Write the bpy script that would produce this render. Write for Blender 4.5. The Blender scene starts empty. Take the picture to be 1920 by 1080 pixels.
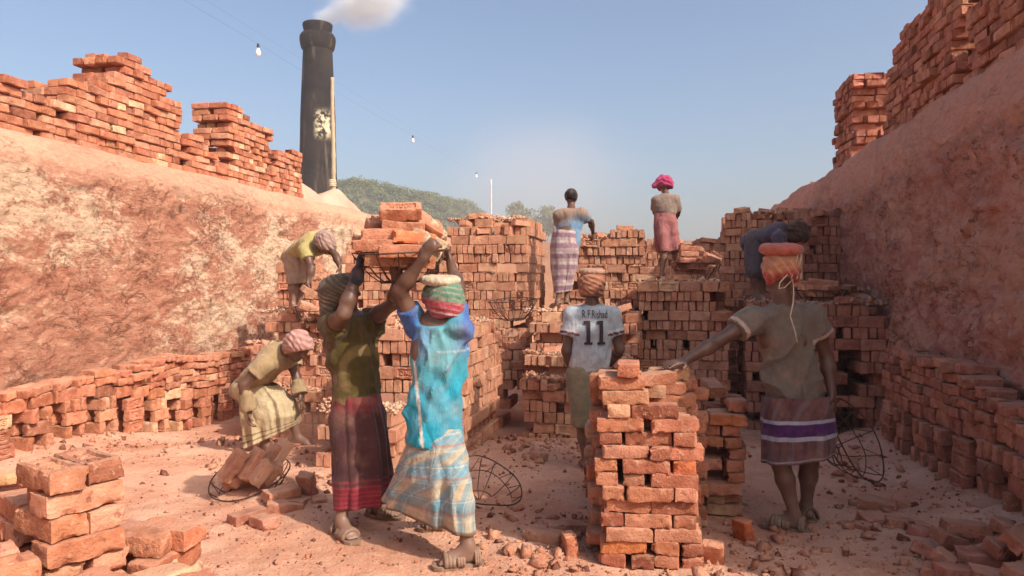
import bpy, math, random
import numpy as np
from mathutils import Matrix, Vector, Euler

random.seed(7)
rng = np.random.default_rng(11)
SC = bpy.context.scene
COL = SC.collection
R = math.radians

# ------------------------------------------------------------------ camera, sky, sun, exposure
FPX, EYE = 1371.0, 1.55                      # focal length in photo pixels, eye height
PITCH = math.atan(15 / FPX)
cam_data = bpy.data.cameras.new('camera')
cam_data.sensor_width = 36.0
cam_data.lens = 36.0 * FPX / 1920
cam_data.clip_end = 3000
cam = bpy.data.objects.new('camera', cam_data)
COL.objects.link(cam)
cam.location = (0, 0, EYE)
cam.rotation_euler = (R(90) - PITCH, 0, 0)
SC.camera = cam

T = R(11.3)                                  # the kiln runs 11.3 degrees to the right of the view
SUN = Vector((0.79, -0.67, 0.90)).normalized()          # towards the sun
world = bpy.data.worlds.new('World')
SC.world = world
world.use_nodes = True
wn = world.node_tree
wn.nodes.clear()
sky = wn.nodes.new('ShaderNodeTexSky')
sky.sky_type = 'NISHITA'
sky.sun_disc = False
sky.sun_elevation = math.asin(SUN.z)
sky.sun_rotation = math.atan2(SUN.x, SUN.y)
sky.air_density = 1.0
sky.dust_density = 5.0
sky.ozone_density = 2.0
bg = wn.nodes.new('ShaderNodeBackground')
bg.inputs['Strength'].default_value = 0.15
wo = wn.nodes.new('ShaderNodeOutputWorld')
wn.links.new(sky.outputs[0], bg.inputs[0])
wn.links.new(bg.outputs[0], wo.inputs[0])

sun_data = bpy.data.lights.new('sun', 'SUN')
sun_data.energy = 3.75
sun_data.angle = R(0.6)
sun_data.color = (1.0, 0.92, 0.82)
sun = bpy.data.objects.new('sun', sun_data)
COL.objects.link(sun)
sun.rotation_euler = SUN.to_track_quat('Z', 'Y').to_euler()
sun.location = (20, -10, 25)

SC.view_settings.view_transform = 'Standard'
SC.view_settings.look = 'None'
SC.view_settings.exposure = 0.42
SC.view_settings.gamma = 1.0
SC.view_settings.use_curve_mapping = False
SC.cycles.use_denoising = True
SC.cycles.max_bounces = 8
SC.cycles.diffuse_bounces = 7
SC.cycles.glossy_bounces = 2
SC.cycles.volume_bounces = 1
SC.cycles.transparent_max_bounces = 8

# ------------------------------------------------------------------ where things stand
def J(px, py, d):
    """world point seen at photo pixel (px, py) that stands d metres in front of the camera"""
    x, yu = (px - 960) / FPX, (540 - py) / FPX
    v = np.array([x, math.cos(PITCH) + yu * math.sin(PITCH), -math.sin(PITCH) + yu * math.cos(PITCH)])
    return np.array([0, 0, EYE]) + v * (d / v[1])

def G(px, py, z=0.0):
    x, yu = (px - 960) / FPX, (540 - py) / FPX
    v = np.array([x, math.cos(PITCH) + yu * math.sin(PITCH), -math.sin(PITCH) + yu * math.cos(PITCH)])
    return np.array([0, 0, EYE]) + v * ((z - EYE) / v[2])

def KU(u, v, z=0.0):
    """kiln coordinates (across, along, up) to world"""
    return np.array([u * math.cos(T) + v * math.sin(T), -u * math.sin(T) + v * math.cos(T), z])

# ------------------------------------------------------------------ noise
def _hash(ix, iy, iz, seed):
    h = (ix.astype(np.int64) * 374761393 + iy.astype(np.int64) * 668265263 + iz.astype(np.int64) * 2147483647 + seed * 974711) & 0xffffffff
    h = ((h ^ (h >> 13)) * 1274126177) & 0xffffffff
    h = ((h ^ (h >> 16)) * 2246822519) & 0xffffffff
    return ((h ^ (h >> 15)) & 0xffffff) / float(0xffffff)

def vnoise(P, seed=0):
    P = np.asarray(P, dtype=np.float64)
    i = np.floor(P); f = P - i; i = i.astype(np.int64)
    w = f * f * (3 - 2 * f)
    out = 0
    for dx in (0, 1):
        wx = w[..., 0] if dx else 1 - w[..., 0]
        for dy in (0, 1):
            wy = w[..., 1] if dy else 1 - w[..., 1]
            for dz in (0, 1):
                wz = w[..., 2] if dz else 1 - w[..., 2]
                out = out + wx * wy * wz * _hash(i[..., 0] + dx, i[..., 1] + dy, i[..., 2] + dz, seed)
    return out * 2 - 1

def fbm(P, octaves=4, seed=0, gain=0.5):
    a, s, out = 1.0, 0.0, 0
    P = np.asarray(P, dtype=np.float64)
    for o in range(octaves):
        out = out + a * vnoise(P * (2 ** o), seed + 17 * o)
        s += a; a *= gain
    return out / s

def sstep(a, b, x):
    t = np.clip((x - a) / (b - a), 0, 1)
    return t * t * (3 - 2 * t)

# ------------------------------------------------------------------ objects
def link(o, parent=None):
    COL.objects.link(o)
    if parent is not None:
        o.parent = parent
    return o

def tag(o, label=None, cat=None, group=None, kind=None):
    if label: o['label'] = label
    if cat: o['category'] = cat
    if group: o['group'] = group
    if kind: o['kind'] = kind
    return o

def empty(name, loc, label=None, cat=None, group=None, rz=0.0):
    o = bpy.data.objects.new(name, None)
    o.empty_display_size = 0.1
    o.location = [float(c) for c in loc]
    o.rotation_euler = (0, 0, rz)
    link(o)
    return tag(o, label, cat, group)

def mesh_of(name, V, F, mat=None, smooth=False, cols=None):
    me = bpy.data.meshes.new(name)
    V = np.asarray(V, dtype=np.float32)
    if isinstance(F, np.ndarray):
        n, k = F.shape
        me.vertices.add(len(V)); me.vertices.foreach_set('co', V.ravel())
        me.loops.add(n * k); me.loops.foreach_set('vertex_index', F.ravel().astype(np.int32))
        me.polygons.add(n); me.polygons.foreach_set('loop_start', np.arange(0, n * k, k, dtype=np.int32))
        me.update(calc_edges=True); me.validate()
    else:
        me.from_pydata([tuple(v) for v in V.tolist()], [], F); me.update()
    if smooth:
        me.polygons.foreach_set('use_smooth', np.ones(len(me.polygons), dtype=bool))
    if cols is not None:
        at = me.attributes.new('Col', 'FLOAT_COLOR', 'POINT')
        c = np.ones((len(V), 4), dtype=np.float32); c[:, :3] = cols
        at.data.foreach_set('color', c.ravel())
    if mat is not None:
        me.materials.append(mat)
    return me

def obj(name, me, parent=None, loc=(0, 0, 0), rot=(0, 0, 0)):
    o = bpy.data.objects.new(name, me)
    o.location = [float(c) for c in loc]; o.rotation_euler = rot
    return link(o, parent)

class MB:
    """collects pieces of one mesh"""
    def __init__(s): s.V = []; s.F = []; s.n = 0
    def add(s, V, F):
        V = np.asarray(V, dtype=float)
        s.V.append(V); s.F += [tuple(i + s.n for i in f) for f in F]; s.n += len(V)
    def tube(s, pts, r, sides=6, cap=True):
        pts = np.asarray(pts, dtype=float); n = len(pts)
        rr = np.broadcast_to(np.asarray(r, dtype=float), (n,))
        tan = np.gradient(pts, axis=0)
        tan /= np.linalg.norm(tan, axis=1)[:, None] + 1e-12
        ref = np.array([0, 0, 1.0]) if abs(tan[0][2]) < .9 else np.array([1.0, 0, 0])
        V = []
        a = np.linspace(0, 2 * math.pi, sides, endpoint=False)
        for i in range(n):
            b = np.cross(tan[i], ref); b /= np.linalg.norm(b) + 1e-12
            c = np.cross(b, tan[i]); ref = c
            V.append(pts[i] + rr[i] * (np.cos(a)[:, None] * b + np.sin(a)[:, None] * c))
        F = []
        for i in range(n - 1):
            for k in range(sides):
                k2 = (k + 1) % sides
                F.append((i * sides + k, i * sides + k2, (i + 1) * sides + k2, (i + 1) * sides + k))
        if cap:
            F.append(tuple(range(sides))[::-1]); F.append(tuple((n - 1) * sides + k for k in range(sides)))
        s.add(np.concatenate(V), F)
        return s
    def ring(s, c, rad, r, n=40, sides=6, nrm=None, wob=0.0, seed=0):
        a = np.linspace(0, 2 * math.pi, n + 1)
        w = 1 + wob * np.sin(a * 3 + seed) + wob * .6 * np.sin(a * 5 + 2 * seed)
        pts = np.stack([c[0] + rad * w * np.cos(a), c[1] + rad * w * np.sin(a), c[2] + 0 * a + wob * rad * np.cos(2 * a + seed)], 1)
        return s.tube(pts, r, sides, cap=False)
    def mesh(s, name, mat, smooth=True, cols=None):
        return mesh_of(name, np.concatenate(s.V), s.F, mat, smooth, cols)

def lathe(profile, n=48):
    a = np.linspace(0, 2 * math.pi, n, endpoint=False)
    V = np.concatenate([np.stack([r * np.cos(a), r * np.sin(a), np.full(n, z)], 1) for r, z in profile])
    F = []
    for i in range(len(profile) - 1):
        for k in range(n):
            k2 = (k + 1) % n
            F.append((i * n + k, i * n + k2, (i + 1) * n + k2, (i + 1) * n + k))
    return V, F

# ------------------------------------------------------------------ materials
class NT:
    """small helper round a material's node tree"""
    def __init__(s, name, rough=0.9, spec=0.15):
        s.mat = bpy.data.materials.new(name); s.mat.use_nodes = True
        s.t = s.mat.node_tree; s.t.nodes.clear()
        s.out = s.t.nodes.new('ShaderNodeOutputMaterial')
        s.b = s.t.nodes.new('ShaderNodeBsdfPrincipled')
        s.b.inputs['Roughness'].default_value = rough
        s.b.inputs['Specular IOR Level'].default_value = spec
        s.t.links.new(s.b.outputs[0], s.out.inputs[0])
    def n(s, kind, **kw):
        nd = s.t.nodes.new(kind)
        for k, v in kw.items(): setattr(nd, k, v)
        return nd
    def l(s, a, b): s.t.links.new(a, b)
    def val(s, x, sock):
        if isinstance(x, (int, float)): sock.default_value = x
        elif isinstance(x, (tuple, list)): sock.default_value = tuple(x) + ((1,) if len(x) == 3 and sock.type == 'RGBA' else ())
        else: s.l(x, sock)
    def noise(s, vec, scale, detail=4, rough=.55, dist=0.0):
        nd = s.n('ShaderNodeTexNoise')
        s.l(vec, nd.inputs['Vector'])
        nd.inputs['Scale'].default_value = scale; nd.inputs['Detail'].default_value = detail
        nd.inputs['Roughness'].default_value = rough; nd.inputs['Distortion'].default_value = dist
        return nd.outputs['Fac']
    def ramp(s, fac, a, b):
        nd = s.n('ShaderNodeMapRange', clamp=True)
        nd.interpolation_type = 'SMOOTHSTEP'
        s.l(fac, nd.inputs[0]); nd.inputs[1].default_value = a; nd.inputs[2].default_value = b
        return nd.outputs[0]
    def mix(s, fac, a, b, mode='MIX'):
        nd = s.n('ShaderNodeMix', data_type='RGBA', blend_type=mode)
        s.val(fac, nd.inputs['Factor']); s.val(a, nd.inputs['A']); s.val(b, nd.inputs['B'])
        return nd.outputs['Result']
    def math(s, op, a, b=0.0):
        nd = s.n('ShaderNodeMath', operation=op)
        s.val(a, nd.inputs[0]); s.val(b, nd.inputs[1])
        return nd.outputs[0]
    def mapping(s, vec, scale=(1, 1, 1), loc=(0, 0, 0), rot=(0, 0, 0)):
        nd = s.n('ShaderNodeMapping')
        s.l(vec, nd.inputs[0])
        nd.inputs['Location'].default_value = loc; nd.inputs['Scale'].default_value = scale
        nd.inputs['Rotation'].default_value = rot
        return nd.outputs[0]
    def bump(s, h, strength, dist, prev=None):
        nd = s.n('ShaderNodeBump')
        nd.inputs['Strength'].default_value = strength; nd.inputs['Distance'].default_value = dist
        s.l(h, nd.inputs['Height'])
        if prev is not None: s.l(prev, nd.inputs['Normal'])
        return nd.outputs[0]
    def done(s, col, nrm=None):
        s.val(col, s.b.inputs['Base Color'])
        if nrm is not None: s.l(nrm, s.b.inputs['Normal'])
        return s.mat

DUST = (0.50, 0.27, 0.175)

def brick_material():
    m = NT('fired_brick', .95, .08)
    tc = m.n('ShaderNodeTexCoord'); oi = m.n('ShaderNodeObjectInfo')
    off = m.n('ShaderNodeVectorMath', operation='MULTIPLY_ADD')
    comb = m.n('ShaderNodeCombineXYZ')
    for k in range(3): m.l(oi.outputs['Random'], comb.inputs[k])
    m.l(comb.outputs[0], off.inputs[0]); off.inputs[1].default_value = (37, 53, 71); m.l(tc.outputs['Object'], off.inputs[2])
    v = off.outputs[0]
    n1 = m.noise(v, 9, 4); n2 = m.noise(v, 28, 5, .65); n3 = m.noise(v, 90, 3, .6); n4 = m.noise(v, 5, 2)
    base = oi.outputs['Color']
    c = m.mix(m.ramp(n1, .3, .7), m.mix(1.0, base, (.74, .66, .60), 'MULTIPLY'), m.mix(1.0, base, (1.18, 1.22, 1.2), 'MULTIPLY'))
    c = m.mix(m.math('MULTIPLY', m.ramp(n2, .56, .68), .55), c, (.56, .36, .24))          # pale lime-rich patches
    c = m.mix(m.math('MULTIPLY', m.ramp(n2, .42, .32), .7), c, (.16, .05, .032))         # dark burnt specks
    g = m.n('ShaderNodeNewGeometry')
    sx = m.n('ShaderNodeSeparateXYZ'); m.l(g.outputs['Normal'], sx.inputs[0])
    up = m.math('MULTIPLY', m.ramp(sx.outputs[2], .25, .95), m.ramp(n4, .25, .65))
    dustf = m.math('ADD', m.math('MULTIPLY', up, .6), m.math('MULTIPLY', oi.outputs['Alpha'], m.ramp(n1, .15, .6)))
    c = m.mix(dustf, c, DUST)
    h = m.math('ADD', m.math('MULTIPLY', n2, .8), m.math('MULTIPLY', n3, .45))
    nb = m.bump(h, .9, .014)
    return m.done(c, nb)

def earth_material(name, pale=.5, a=(.50, .205, .115), b=(.62, .305, .18), bnd=((.50, .27, .16), (.60, .35, .215)), amp=1.0):
    """peeling mud plaster of the kiln walls"""
    m = NT(name, .97, .05)
    tc = m.n('ShaderNodeTexCoord')
    v = tc.outputs['Object']
    vs = m.mapping(v, (1, 1, 1.9))
    big = m.noise(vs, .55, 3, .5); mid = m.noise(vs, 3.6, 8, .72, .5); fine = m.noise(vs, 15, 7, .72, .35); gr = m.noise(v, 70, 4, .65)
    c = m.mix(m.ramp(mid, .36, .62), a, b)
    c = m.mix(m.math('MULTIPLY', m.ramp(gr, .50, .68), .35), c, (.72, .45, .30))
    c = m.mix(m.math('MULTIPLY', m.ramp(m.math('ADD', m.math('MULTIPLY', big, .55), m.math('MULTIPLY', m.math('ADD', fine, mid), .33)), .565, .655), pale), c, (.76, .55, .37))
    c = m.mix(m.math('MULTIPLY', m.ramp(fine, .43, .33), .75), c, (.30, .10, .055))
    ck = m.noise(m.mapping(v, (1, 1, 2.3)), 2.6, 7, .62, .9)
    line = m.math('MULTIPLY', m.math('SUBTRACT', 1.0, m.ramp(m.math('ABSOLUTE', m.math('SUBTRACT', ck, .5)), .003, .013)), m.ramp(m.noise(v, 1.7, 3, .5), .47, .60))
    ck2 = m.noise(m.mapping(v, (1, 1, 1.2), (5, 3, 1)), 1.6, 7, .66, .6)
    line2 = m.math('MULTIPLY', m.math('SUBTRACT', 1.0, m.ramp(m.math('ABSOLUTE', m.math('SUBTRACT', ck2, .5)), .002, .008)), m.ramp(m.noise(v, 1.3, 3, .5), .50, .62))
    line = m.math('MAXIMUM', line, line2)
    c = m.mix(m.math('MULTIPLY', line, .7), c, (.20, .075, .045))            # open cracks between the flakes
    # the smoother trowelled top band, dusty, with sooty stains below it
    sx = m.n('ShaderNodeSeparateXYZ'); m.l(v, sx.inputs[0])
    edge = m.math('ADD', sx.outputs[2], m.math('MULTIPLY', big, .5))
    band = m.ramp(edge, 2.72, 2.95)
    c = m.mix(m.math('MULTIPLY', band, .85), c, m.mix(m.ramp(fine, .35, .65), *bnd))
    soot = m.math('MULTIPLY', m.math('MULTIPLY', m.ramp(edge, 2.5, 2.72), m.math('SUBTRACT', 1.0, m.ramp(edge, 2.8, 3.05))), m.ramp(m.noise(m.mapping(v, (.5, .5, 2.0)), 2.1, 4, .6), .52, .72))
    c = m.mix(m.math('MULTIPLY', soot, .75), c, (.22, .15, .105))
    foot = m.ramp(m.math('ADD', sx.outputs[2], m.math('MULTIPLY', mid, .5)), .75, .3)
    c = m.mix(m.math('MULTIPLY', foot, .5), c, (.52, .255, .155))
    fl = m.noise(m.mapping(v, (1, 1, 2.4)), 5.2, 8, .72, .5)
    ter = m.math('DIVIDE', m.math('FLOOR', m.math('MULTIPLY', fl, 30.0)), 30.0)        # edges of peeling layers
    fl2 = m.noise(m.mapping(v, (1, 1, 2.2)), 16, 6, .70, .3)
    ter2 = m.math('DIVIDE', m.math('FLOOR', m.math('MULTIPLY', fl2, 14.0)), 14.0)
    calm = m.math('SUBTRACT', 1.0, m.math('MULTIPLY', band, .85))
    h = m.math('ADD', m.math('MULTIPLY', m.math('ADD', m.math('MULTIPLY', ter, 2.2), m.math('MULTIPLY', ter2, .55)), calm), m.math('ADD', m.math('MULTIPLY', fine, .35), m.math('MULTIPLY', gr, .15)))
    h = m.math('SUBTRACT', h, m.math('MULTIPLY', m.math('MULTIPLY', line, .9), calm))
    nb = m.bump(h, .85, .045)
    return m.done(c, nb)

def ground_material(name, a=(.49, .235, .145), b=(.62, .355, .24)):
    m = NT(name, .98, .04)
    tc = m.n('ShaderNodeTexCoord'); v = tc.outputs['Object']
    n1 = m.noise(v, 1.1, 5, .6); n2 = m.noise(v, 14, 5, .65); n3 = m.noise(v, 55, 4, .6)
    c = m.mix(m.ramp(n1, .35, .65), a, b)
    c = m.mix(m.math('MULTIPLY', m.ramp(n2, .52, .68), .5), c, (.64, .40, .27))
    c = m.mix(m.math('MULTIPLY', m.ramp(n3, .42, .30), .55), c, (.28, .105, .065))
    h = m.math('ADD', m.math('MULTIPLY', n2, .6), m.math('MULTIPLY', n3, .5))
    return m.done(c, m.bump(h, .9, .024))

def cloth_material():
    m = NT('dusty_cloth', .9, .1)
    at = m.n('ShaderNodeAttribute', attribute_name='Col')
    tc = m.n('ShaderNodeTexCoord'); v = tc.outputs['Object']
    n1 = m.noise(v, 7, 4, .6); n2 = m.noise(v, 240, 2, .5); n3 = m.noise(v, 22, 4, .6)
    c = m.mix(m.math('MULTIPLY', m.ramp(n1, .45, .75), .25), at.outputs['Color'], (.45, .25, .165))
    c = m.mix(.35, c, m.mix(1.0, c, m.mix(m.ramp(n3, .3, .7), (.6, .6, .6), (1.25, 1.25, 1.25)), 'MULTIPLY'))
    m.b.inputs['Sheen Weight'].default_value = .15
    n4 = m.noise(m.mapping(v, (1, 1, .38), (0, 0, 0), (.25, .3, 0)), 11, 3, .5, 1.0)
    nb = m.bump(m.math('ADD', m.math('MULTIPLY', n2, .10), m.math('ADD', m.math('MULTIPLY', n3, .55), m.math('MULTIPLY', n4, 1.7))), .55, .022)
    return m.done(c, nb)

def skin_material():
    m = NT('skin', .46, .42)
    at = m.n('ShaderNodeAttribute', attribute_name='Col')
    tc = m.n('ShaderNodeTexCoord'); v = tc.outputs['Object']
    n1 = m.noise(v, 10, 4, .6); n3 = m.noise(v, 60, 3, .6)
    c = m.mix(m.math('MULTIPLY', m.ramp(n1, .45, .8), .35), at.outputs['Color'], (.30, .17, .115))
    return m.done(c, m.bump(n3, .2, .004))

def plain(name, c1, c2, rough=.8, spec=.2, scale=8, bump=.3, bd=.01, metal=0.0, coord='Object', stretch=(1, 1, 1)):
    m = NT(name, rough, spec)
    tc = m.n('ShaderNodeTexCoord'); v = m.mapping(tc.outputs[coord], stretch)
    n1 = m.noise(v, scale, 5, .62); n2 = m.noise(v, scale * 6, 3, .6)
    m.b.inputs['Metallic'].default_value = metal
    return m.done(m.mix(m.ramp(n1, .32, .68), c1, c2), m.bump(m.math('ADD', n1, m.math('MULTIPLY', n2, .4)), bump, bd))

M_BRICK = brick_material()
M_WALL = earth_material('mud_plaster_sunbaked', .9, (.46, .185, .115), (.57, .27, .17), ((.44, .235, .15), (.53, .30, .195)))
M_WALL2 = earth_material('mud_plaster_reddish', .22, (.50, .205, .145), (.64, .31, .225), ((.48, .24, .165), (.58, .31, .22)))
M_FLOOR = ground_material('brick_dust_floor')
M_BANK = ground_material('bank_earth', (.42, .24, .15), (.52, .32, .21))
M_DUST = ground_material('brick_dust_heap', (.52, .29, .20), (.60, .36, .26))
M_CLOTH = cloth_material()
M_SKIN = skin_material()
M_WIRE = plain('rusty_rod', (.055, .032, .024), (.12, .06, .038), .75, .3, 30, .3, .002, .3)
M_SANDAL = plain('worn_sandal', (.20, .12, .08), (.30, .19, .13), .85, .2, 20)
M_BAMBOO = plain('bamboo', (.36, .27, .17), (.48, .37, .24), .7, .25, 6, .2, .004, 0, 'Object', (1, 1, .3))
M_CORD = plain('pale_cord', (.45, .36, .24), (.60, .50, .36), .9, .1, 40)

# ------------------------------------------------------------------ the setting: ground, kiln floor, kiln walls
UL, UR = -5.85, 2.30                     # faces of the two kiln walls (across)
ZL, ZR = 3.00, 3.15                      # tops of the two banks

def floor_z(x, y):
    x = np.asarray(x, dtype=float); y = np.asarray(y, dtype=float)
    u = x * math.cos(T) - y * math.sin(T)
    z = -0.20 * sstep(6.6, 8.4, y)
    P = np.stack([x, y, np.zeros_like(x)], -1)
    z = z + .034 * fbm(P * 1.7, 3, 5) + .018 * fbm(P * 7, 3, 9)
    z = z + .10 * sstep(-4.7, -5.5, u) * (1 - sstep(7.6, 8.6, y)) + .12 * sstep(1.5, 2.2, u)
    z = z + .10 * np.exp(-(((x - 3.0) / .8) ** 2 + ((y - 4.3) / .6) ** 2))
    z = z + .08 * np.exp(-(((x + 1.45) / .45) ** 2 + ((y - 5.25) / .35) ** 2))
    return z

def fz(x, y): return float(floor_z(np.array([x]), np.array([y]))[0])

def grid_mesh(name, xs, ys, zf, mat):
    X, Y = np.meshgrid(xs, ys)
    V = np.stack([X.ravel(), Y.ravel(), zf(X.ravel(), Y.ravel())], 1)
    nx = len(xs)
    i, j = np.meshgrid(np.arange(nx - 1), np.arange(len(ys) - 1))
    a = (j * nx + i).ravel()
    F = np.stack([a, a + 1, a + 1 + nx, a + nx], 1)
    return mesh_of(name, V, F, mat, True)

fx = np.concatenate([np.arange(-9, -5, .25), np.arange(-5, 5, .04), np.arange(5, 9, .25)])
fy = np.concatenate([np.arange(-8, 2.4, .25), np.arange(2.4, 8.6, .04), np.arange(8.6, 27, .3)])
tag(obj('kiln_floor', grid_mesh('kiln_floor', fx, fy, floor_z, M_FLOOR)), kind='structure')

def wall_mesh(side):
    v = np.concatenate([np.arange(-7, 3.5, .25) if side < 0 else np.arange(3.0, 3.5, .05), np.arange(3.5, 5.2, .04), np.arange(5.2, 12.5, .020), np.arange(12.5, 15, .04), np.arange(15, 26, .14)])
    s0 = np.concatenate([np.arange(-.5, .3, .05), np.arange(.3, 2.72, .022)])
    u0, top = (UL, ZL) if side < 0 else (UR, ZR)
    sg = side
    prof = [(0.0, z) for z in s0]
    for k in range(1, 17):                                # rounded shoulder, then the flat of the bank
        a = k / 16
        prof.append(((.34 if side < 0 else .17) * a ** 1.25, 2.72 + (top - 2.72) * (1 - (1 - a) ** 1.8)))
    for k, (w, dz) in enumerate([(.7, 0), (1.2, .01), (2.0, 0), (3.0, -.03), (4.0, -.4)]):
        prof.append((w, top + dz))
    prof = np.array(prof)
    Vv, I = np.meshgrid(v, np.arange(len(prof)))
    off = prof[I, 0]; z = prof[I, 1].copy()
    P = np.stack([Vv, z, off], -1)
    face = 1 - sstep(2.45, 2.95, z)
    lean = .05 * fbm(P * np.array([.5, .6, 1]), 3, 3 + side)
    warp = np.stack([fbm(P * 2.0, 3, 31), fbm(P * 2.0, 3, 32), 0 * z], -1) * .25
    n = fbm((P + warp) * np.array([1.5, 3.0, 1]), 5, 40 + side, .58)
    t = n * (9 if side < 0 else 6)
    fl = np.floor(t); fr = t - fl
    flake = (fl + sstep(0, .22, fr)) / (9 if side < 0 else 6)
    fine = fbm((P + warp * .5) * np.array([9, 15, 1]), 4, 50, .6)
    t2 = fbm((P + warp * .7) * np.array([4.5, 7.5, 1]), 4, 45 + side, .6) * 5
    f2 = np.floor(t2); flake2 = (f2 + sstep(0, .18, t2 - f2)) / 5
    dep = (.034 if side < 0 else .075) * flake + (.030 if side < 0 else .042) * flake2 + (.020 if side < 0 else .014) * fine
    cr = np.abs(fbm((P + warp * 1.4) * np.array([1.1, .8, 1]), 3, 61 + side))
    crack = np.where(cr < .016, (1 - cr / .016), 0) * sstep(-.1, .25, fbm(P * .9, 2, 71 + side))
    dep = dep - (.05 if side > 0 else .03) * crack
    if side > 0:                                          # a slab of plaster has dropped out high up
        hole = sstep(.20, .15, np.sqrt(((Vv - 5.75) / .75) ** 2 + ((z - 1.86) / 1.1) ** 2) + .03 * fbm(P * 7, 2, 81))
        dep = dep - .06 * hole
    foot = .10 * (1 - sstep(.0, .55, z))
    d = lean + face * dep + (1 - face) * (.012 + .022 * (side > 0)) * fbm(P * 5, 4, 91) + (.03 * (1 - face) * flake2 if side > 0 else 0) + foot
    u = u0 + sg * (off - d)
    z = z + (1 - face) * (.03 if side < 0 else .06) * fbm(P * np.array([1.4, 1, 1]), 4, 95)
    X = u * math.cos(T) + Vv * math.sin(T); Y = -u * math.sin(T) + Vv * math.cos(T)
    V = np.stack([X.ravel(), Y.ravel(), z.ravel()], 1)
    nx = len(v)
    i, j = np.meshgrid(np.arange(nx - 1), np.arange(len(prof) - 1))
    a = (j * nx + i).ravel()
    F = np.stack([a, a + 1, a + 1 + nx, a + nx], 1)
    if side > 0:                                          # the wall ends at the wicket through which the carriers leave
        F = F[:, ::-1].copy()
        n0 = len(V); e0 = V[(len(prof) - 1) * nx]
        V = np.concatenate([V, [[e0[0], e0[1], -.6]]])
        F = [tuple(q) for q in F.tolist()] + [tuple(k * nx for k in range(len(prof))) + (n0,)]
    return mesh_of('kiln_wall', V, F, M_WALL if side < 0 else M_WALL2, True)

tag(obj('kiln_wall', wall_mesh(-1)), 'long sunlit kiln wall of peeling orange mud with cream patches', 'wall')
tag(obj('kiln_wall', wall_mesh(1)), 'shaded reddish mud kiln wall with cracks, on the right', 'wall')

def outer_ground():
    b = MB(); z = 2.88; L = 340
    def quad(u0, u1, v0, v1):
        b.add([KU(u0, v0, z), KU(u1, v0, z), KU(u1, v1, z), KU(u0, v1, z)], [(0, 1, 2, 3)])
    quad(-L, UL - 3.2, -L * .5, L); quad(UR + 3.2, L * .6, -L * .5, L); quad(UL - 3.2, UR + 3.2, 25.5, L); quad(UL - 3.2, UR + 3.2, -L * .5, -6.8)
    b.add([KU(UL - 3.2, 25.5, -1), KU(UR + 3.2, 25.5, -1), KU(UR + 3.2, 25.5, z), KU(UL - 3.2, 25.5, z)], [(0, 1, 2, 3)])
    return b.mesh('ground', M_BANK, False)
tag(obj('ground', outer_ground()), kind='structure')

# ------------------------------------------------------------------ bricks
BL, BW, BH = .238, .114, .070
def brick_mesh(seed, length=1.0, broken=False, worn=.5):
    r = np.random.default_rng(seed)
    def lines(n, e): return np.array(([-.5, -.5 + e, 0, .5 - e, .5] if n == 5 else [-.5, -.5 + e, .5 - e, .5]))
    L = BL * length
    xs, ys, zs = lines(5, .030) * L, lines(4, .065) * BW, lines(4, .10) * BH
    idx = {}; V = []
    def vid(i, j, k):
        if (i, j, k) not in idx:
            idx[(i, j, k)] = len(V)
            p = np.array([xs[i], ys[j], zs[k]])
            ext = (i in (0, 4)) + (j in (0, 3)) + (k in (0, 3))
            if ext >= 2:
                w = .004 + .007 * r.random() * worn * 2 + (.018 * worn if (ext == 3 and r.random() < .35) else 0)
                sgn = np.array([np.sign(xs[i]) * (i in (0, 4)), np.sign(ys[j]) * (j in (0, 3)), np.sign(zs[k]) * (k in (0, 3))])
                p = p - sgn * w * .75
            p = p + r.normal(0, .0016, 3)
            if broken and i >= 3: p[0] += r.normal(0, .016) - (.012 if i == 4 else 0)
            V.append(p)
        return idx[(i, j, k)]
    F = []
    nx, ny, nz = 5, 4, 4
    for k, fl in ((0, True), (nz - 1, False)):
        for i in range(nx - 1):
            for j in range(ny - 1):
                q = (vid(i, j, k), vid(i + 1, j, k), vid(i + 1, j + 1, k), vid(i, j + 1, k)); F.append(q[::-1] if fl else q)
    for j, fl in ((0, False), (ny - 1, True)):
        for i in range(nx - 1):
            for k in range(nz - 1):
                q = (vid(i, j, k), vid(i + 1, j, k), vid(i + 1, j, k + 1), vid(i, j, k + 1)); F.append(q[::-1] if fl else q)
    for i, fl in ((0, True), (nx - 1, False)):
        for j in range(ny - 1):
            for k in range(nz - 1):
                q = (vid(i, j, k), vid(i, j + 1, k), vid(i, j + 1, k + 1), vid(i, j, k + 1)); F.append(q[::-1] if fl else q)
    return np.array(V), F

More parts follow.
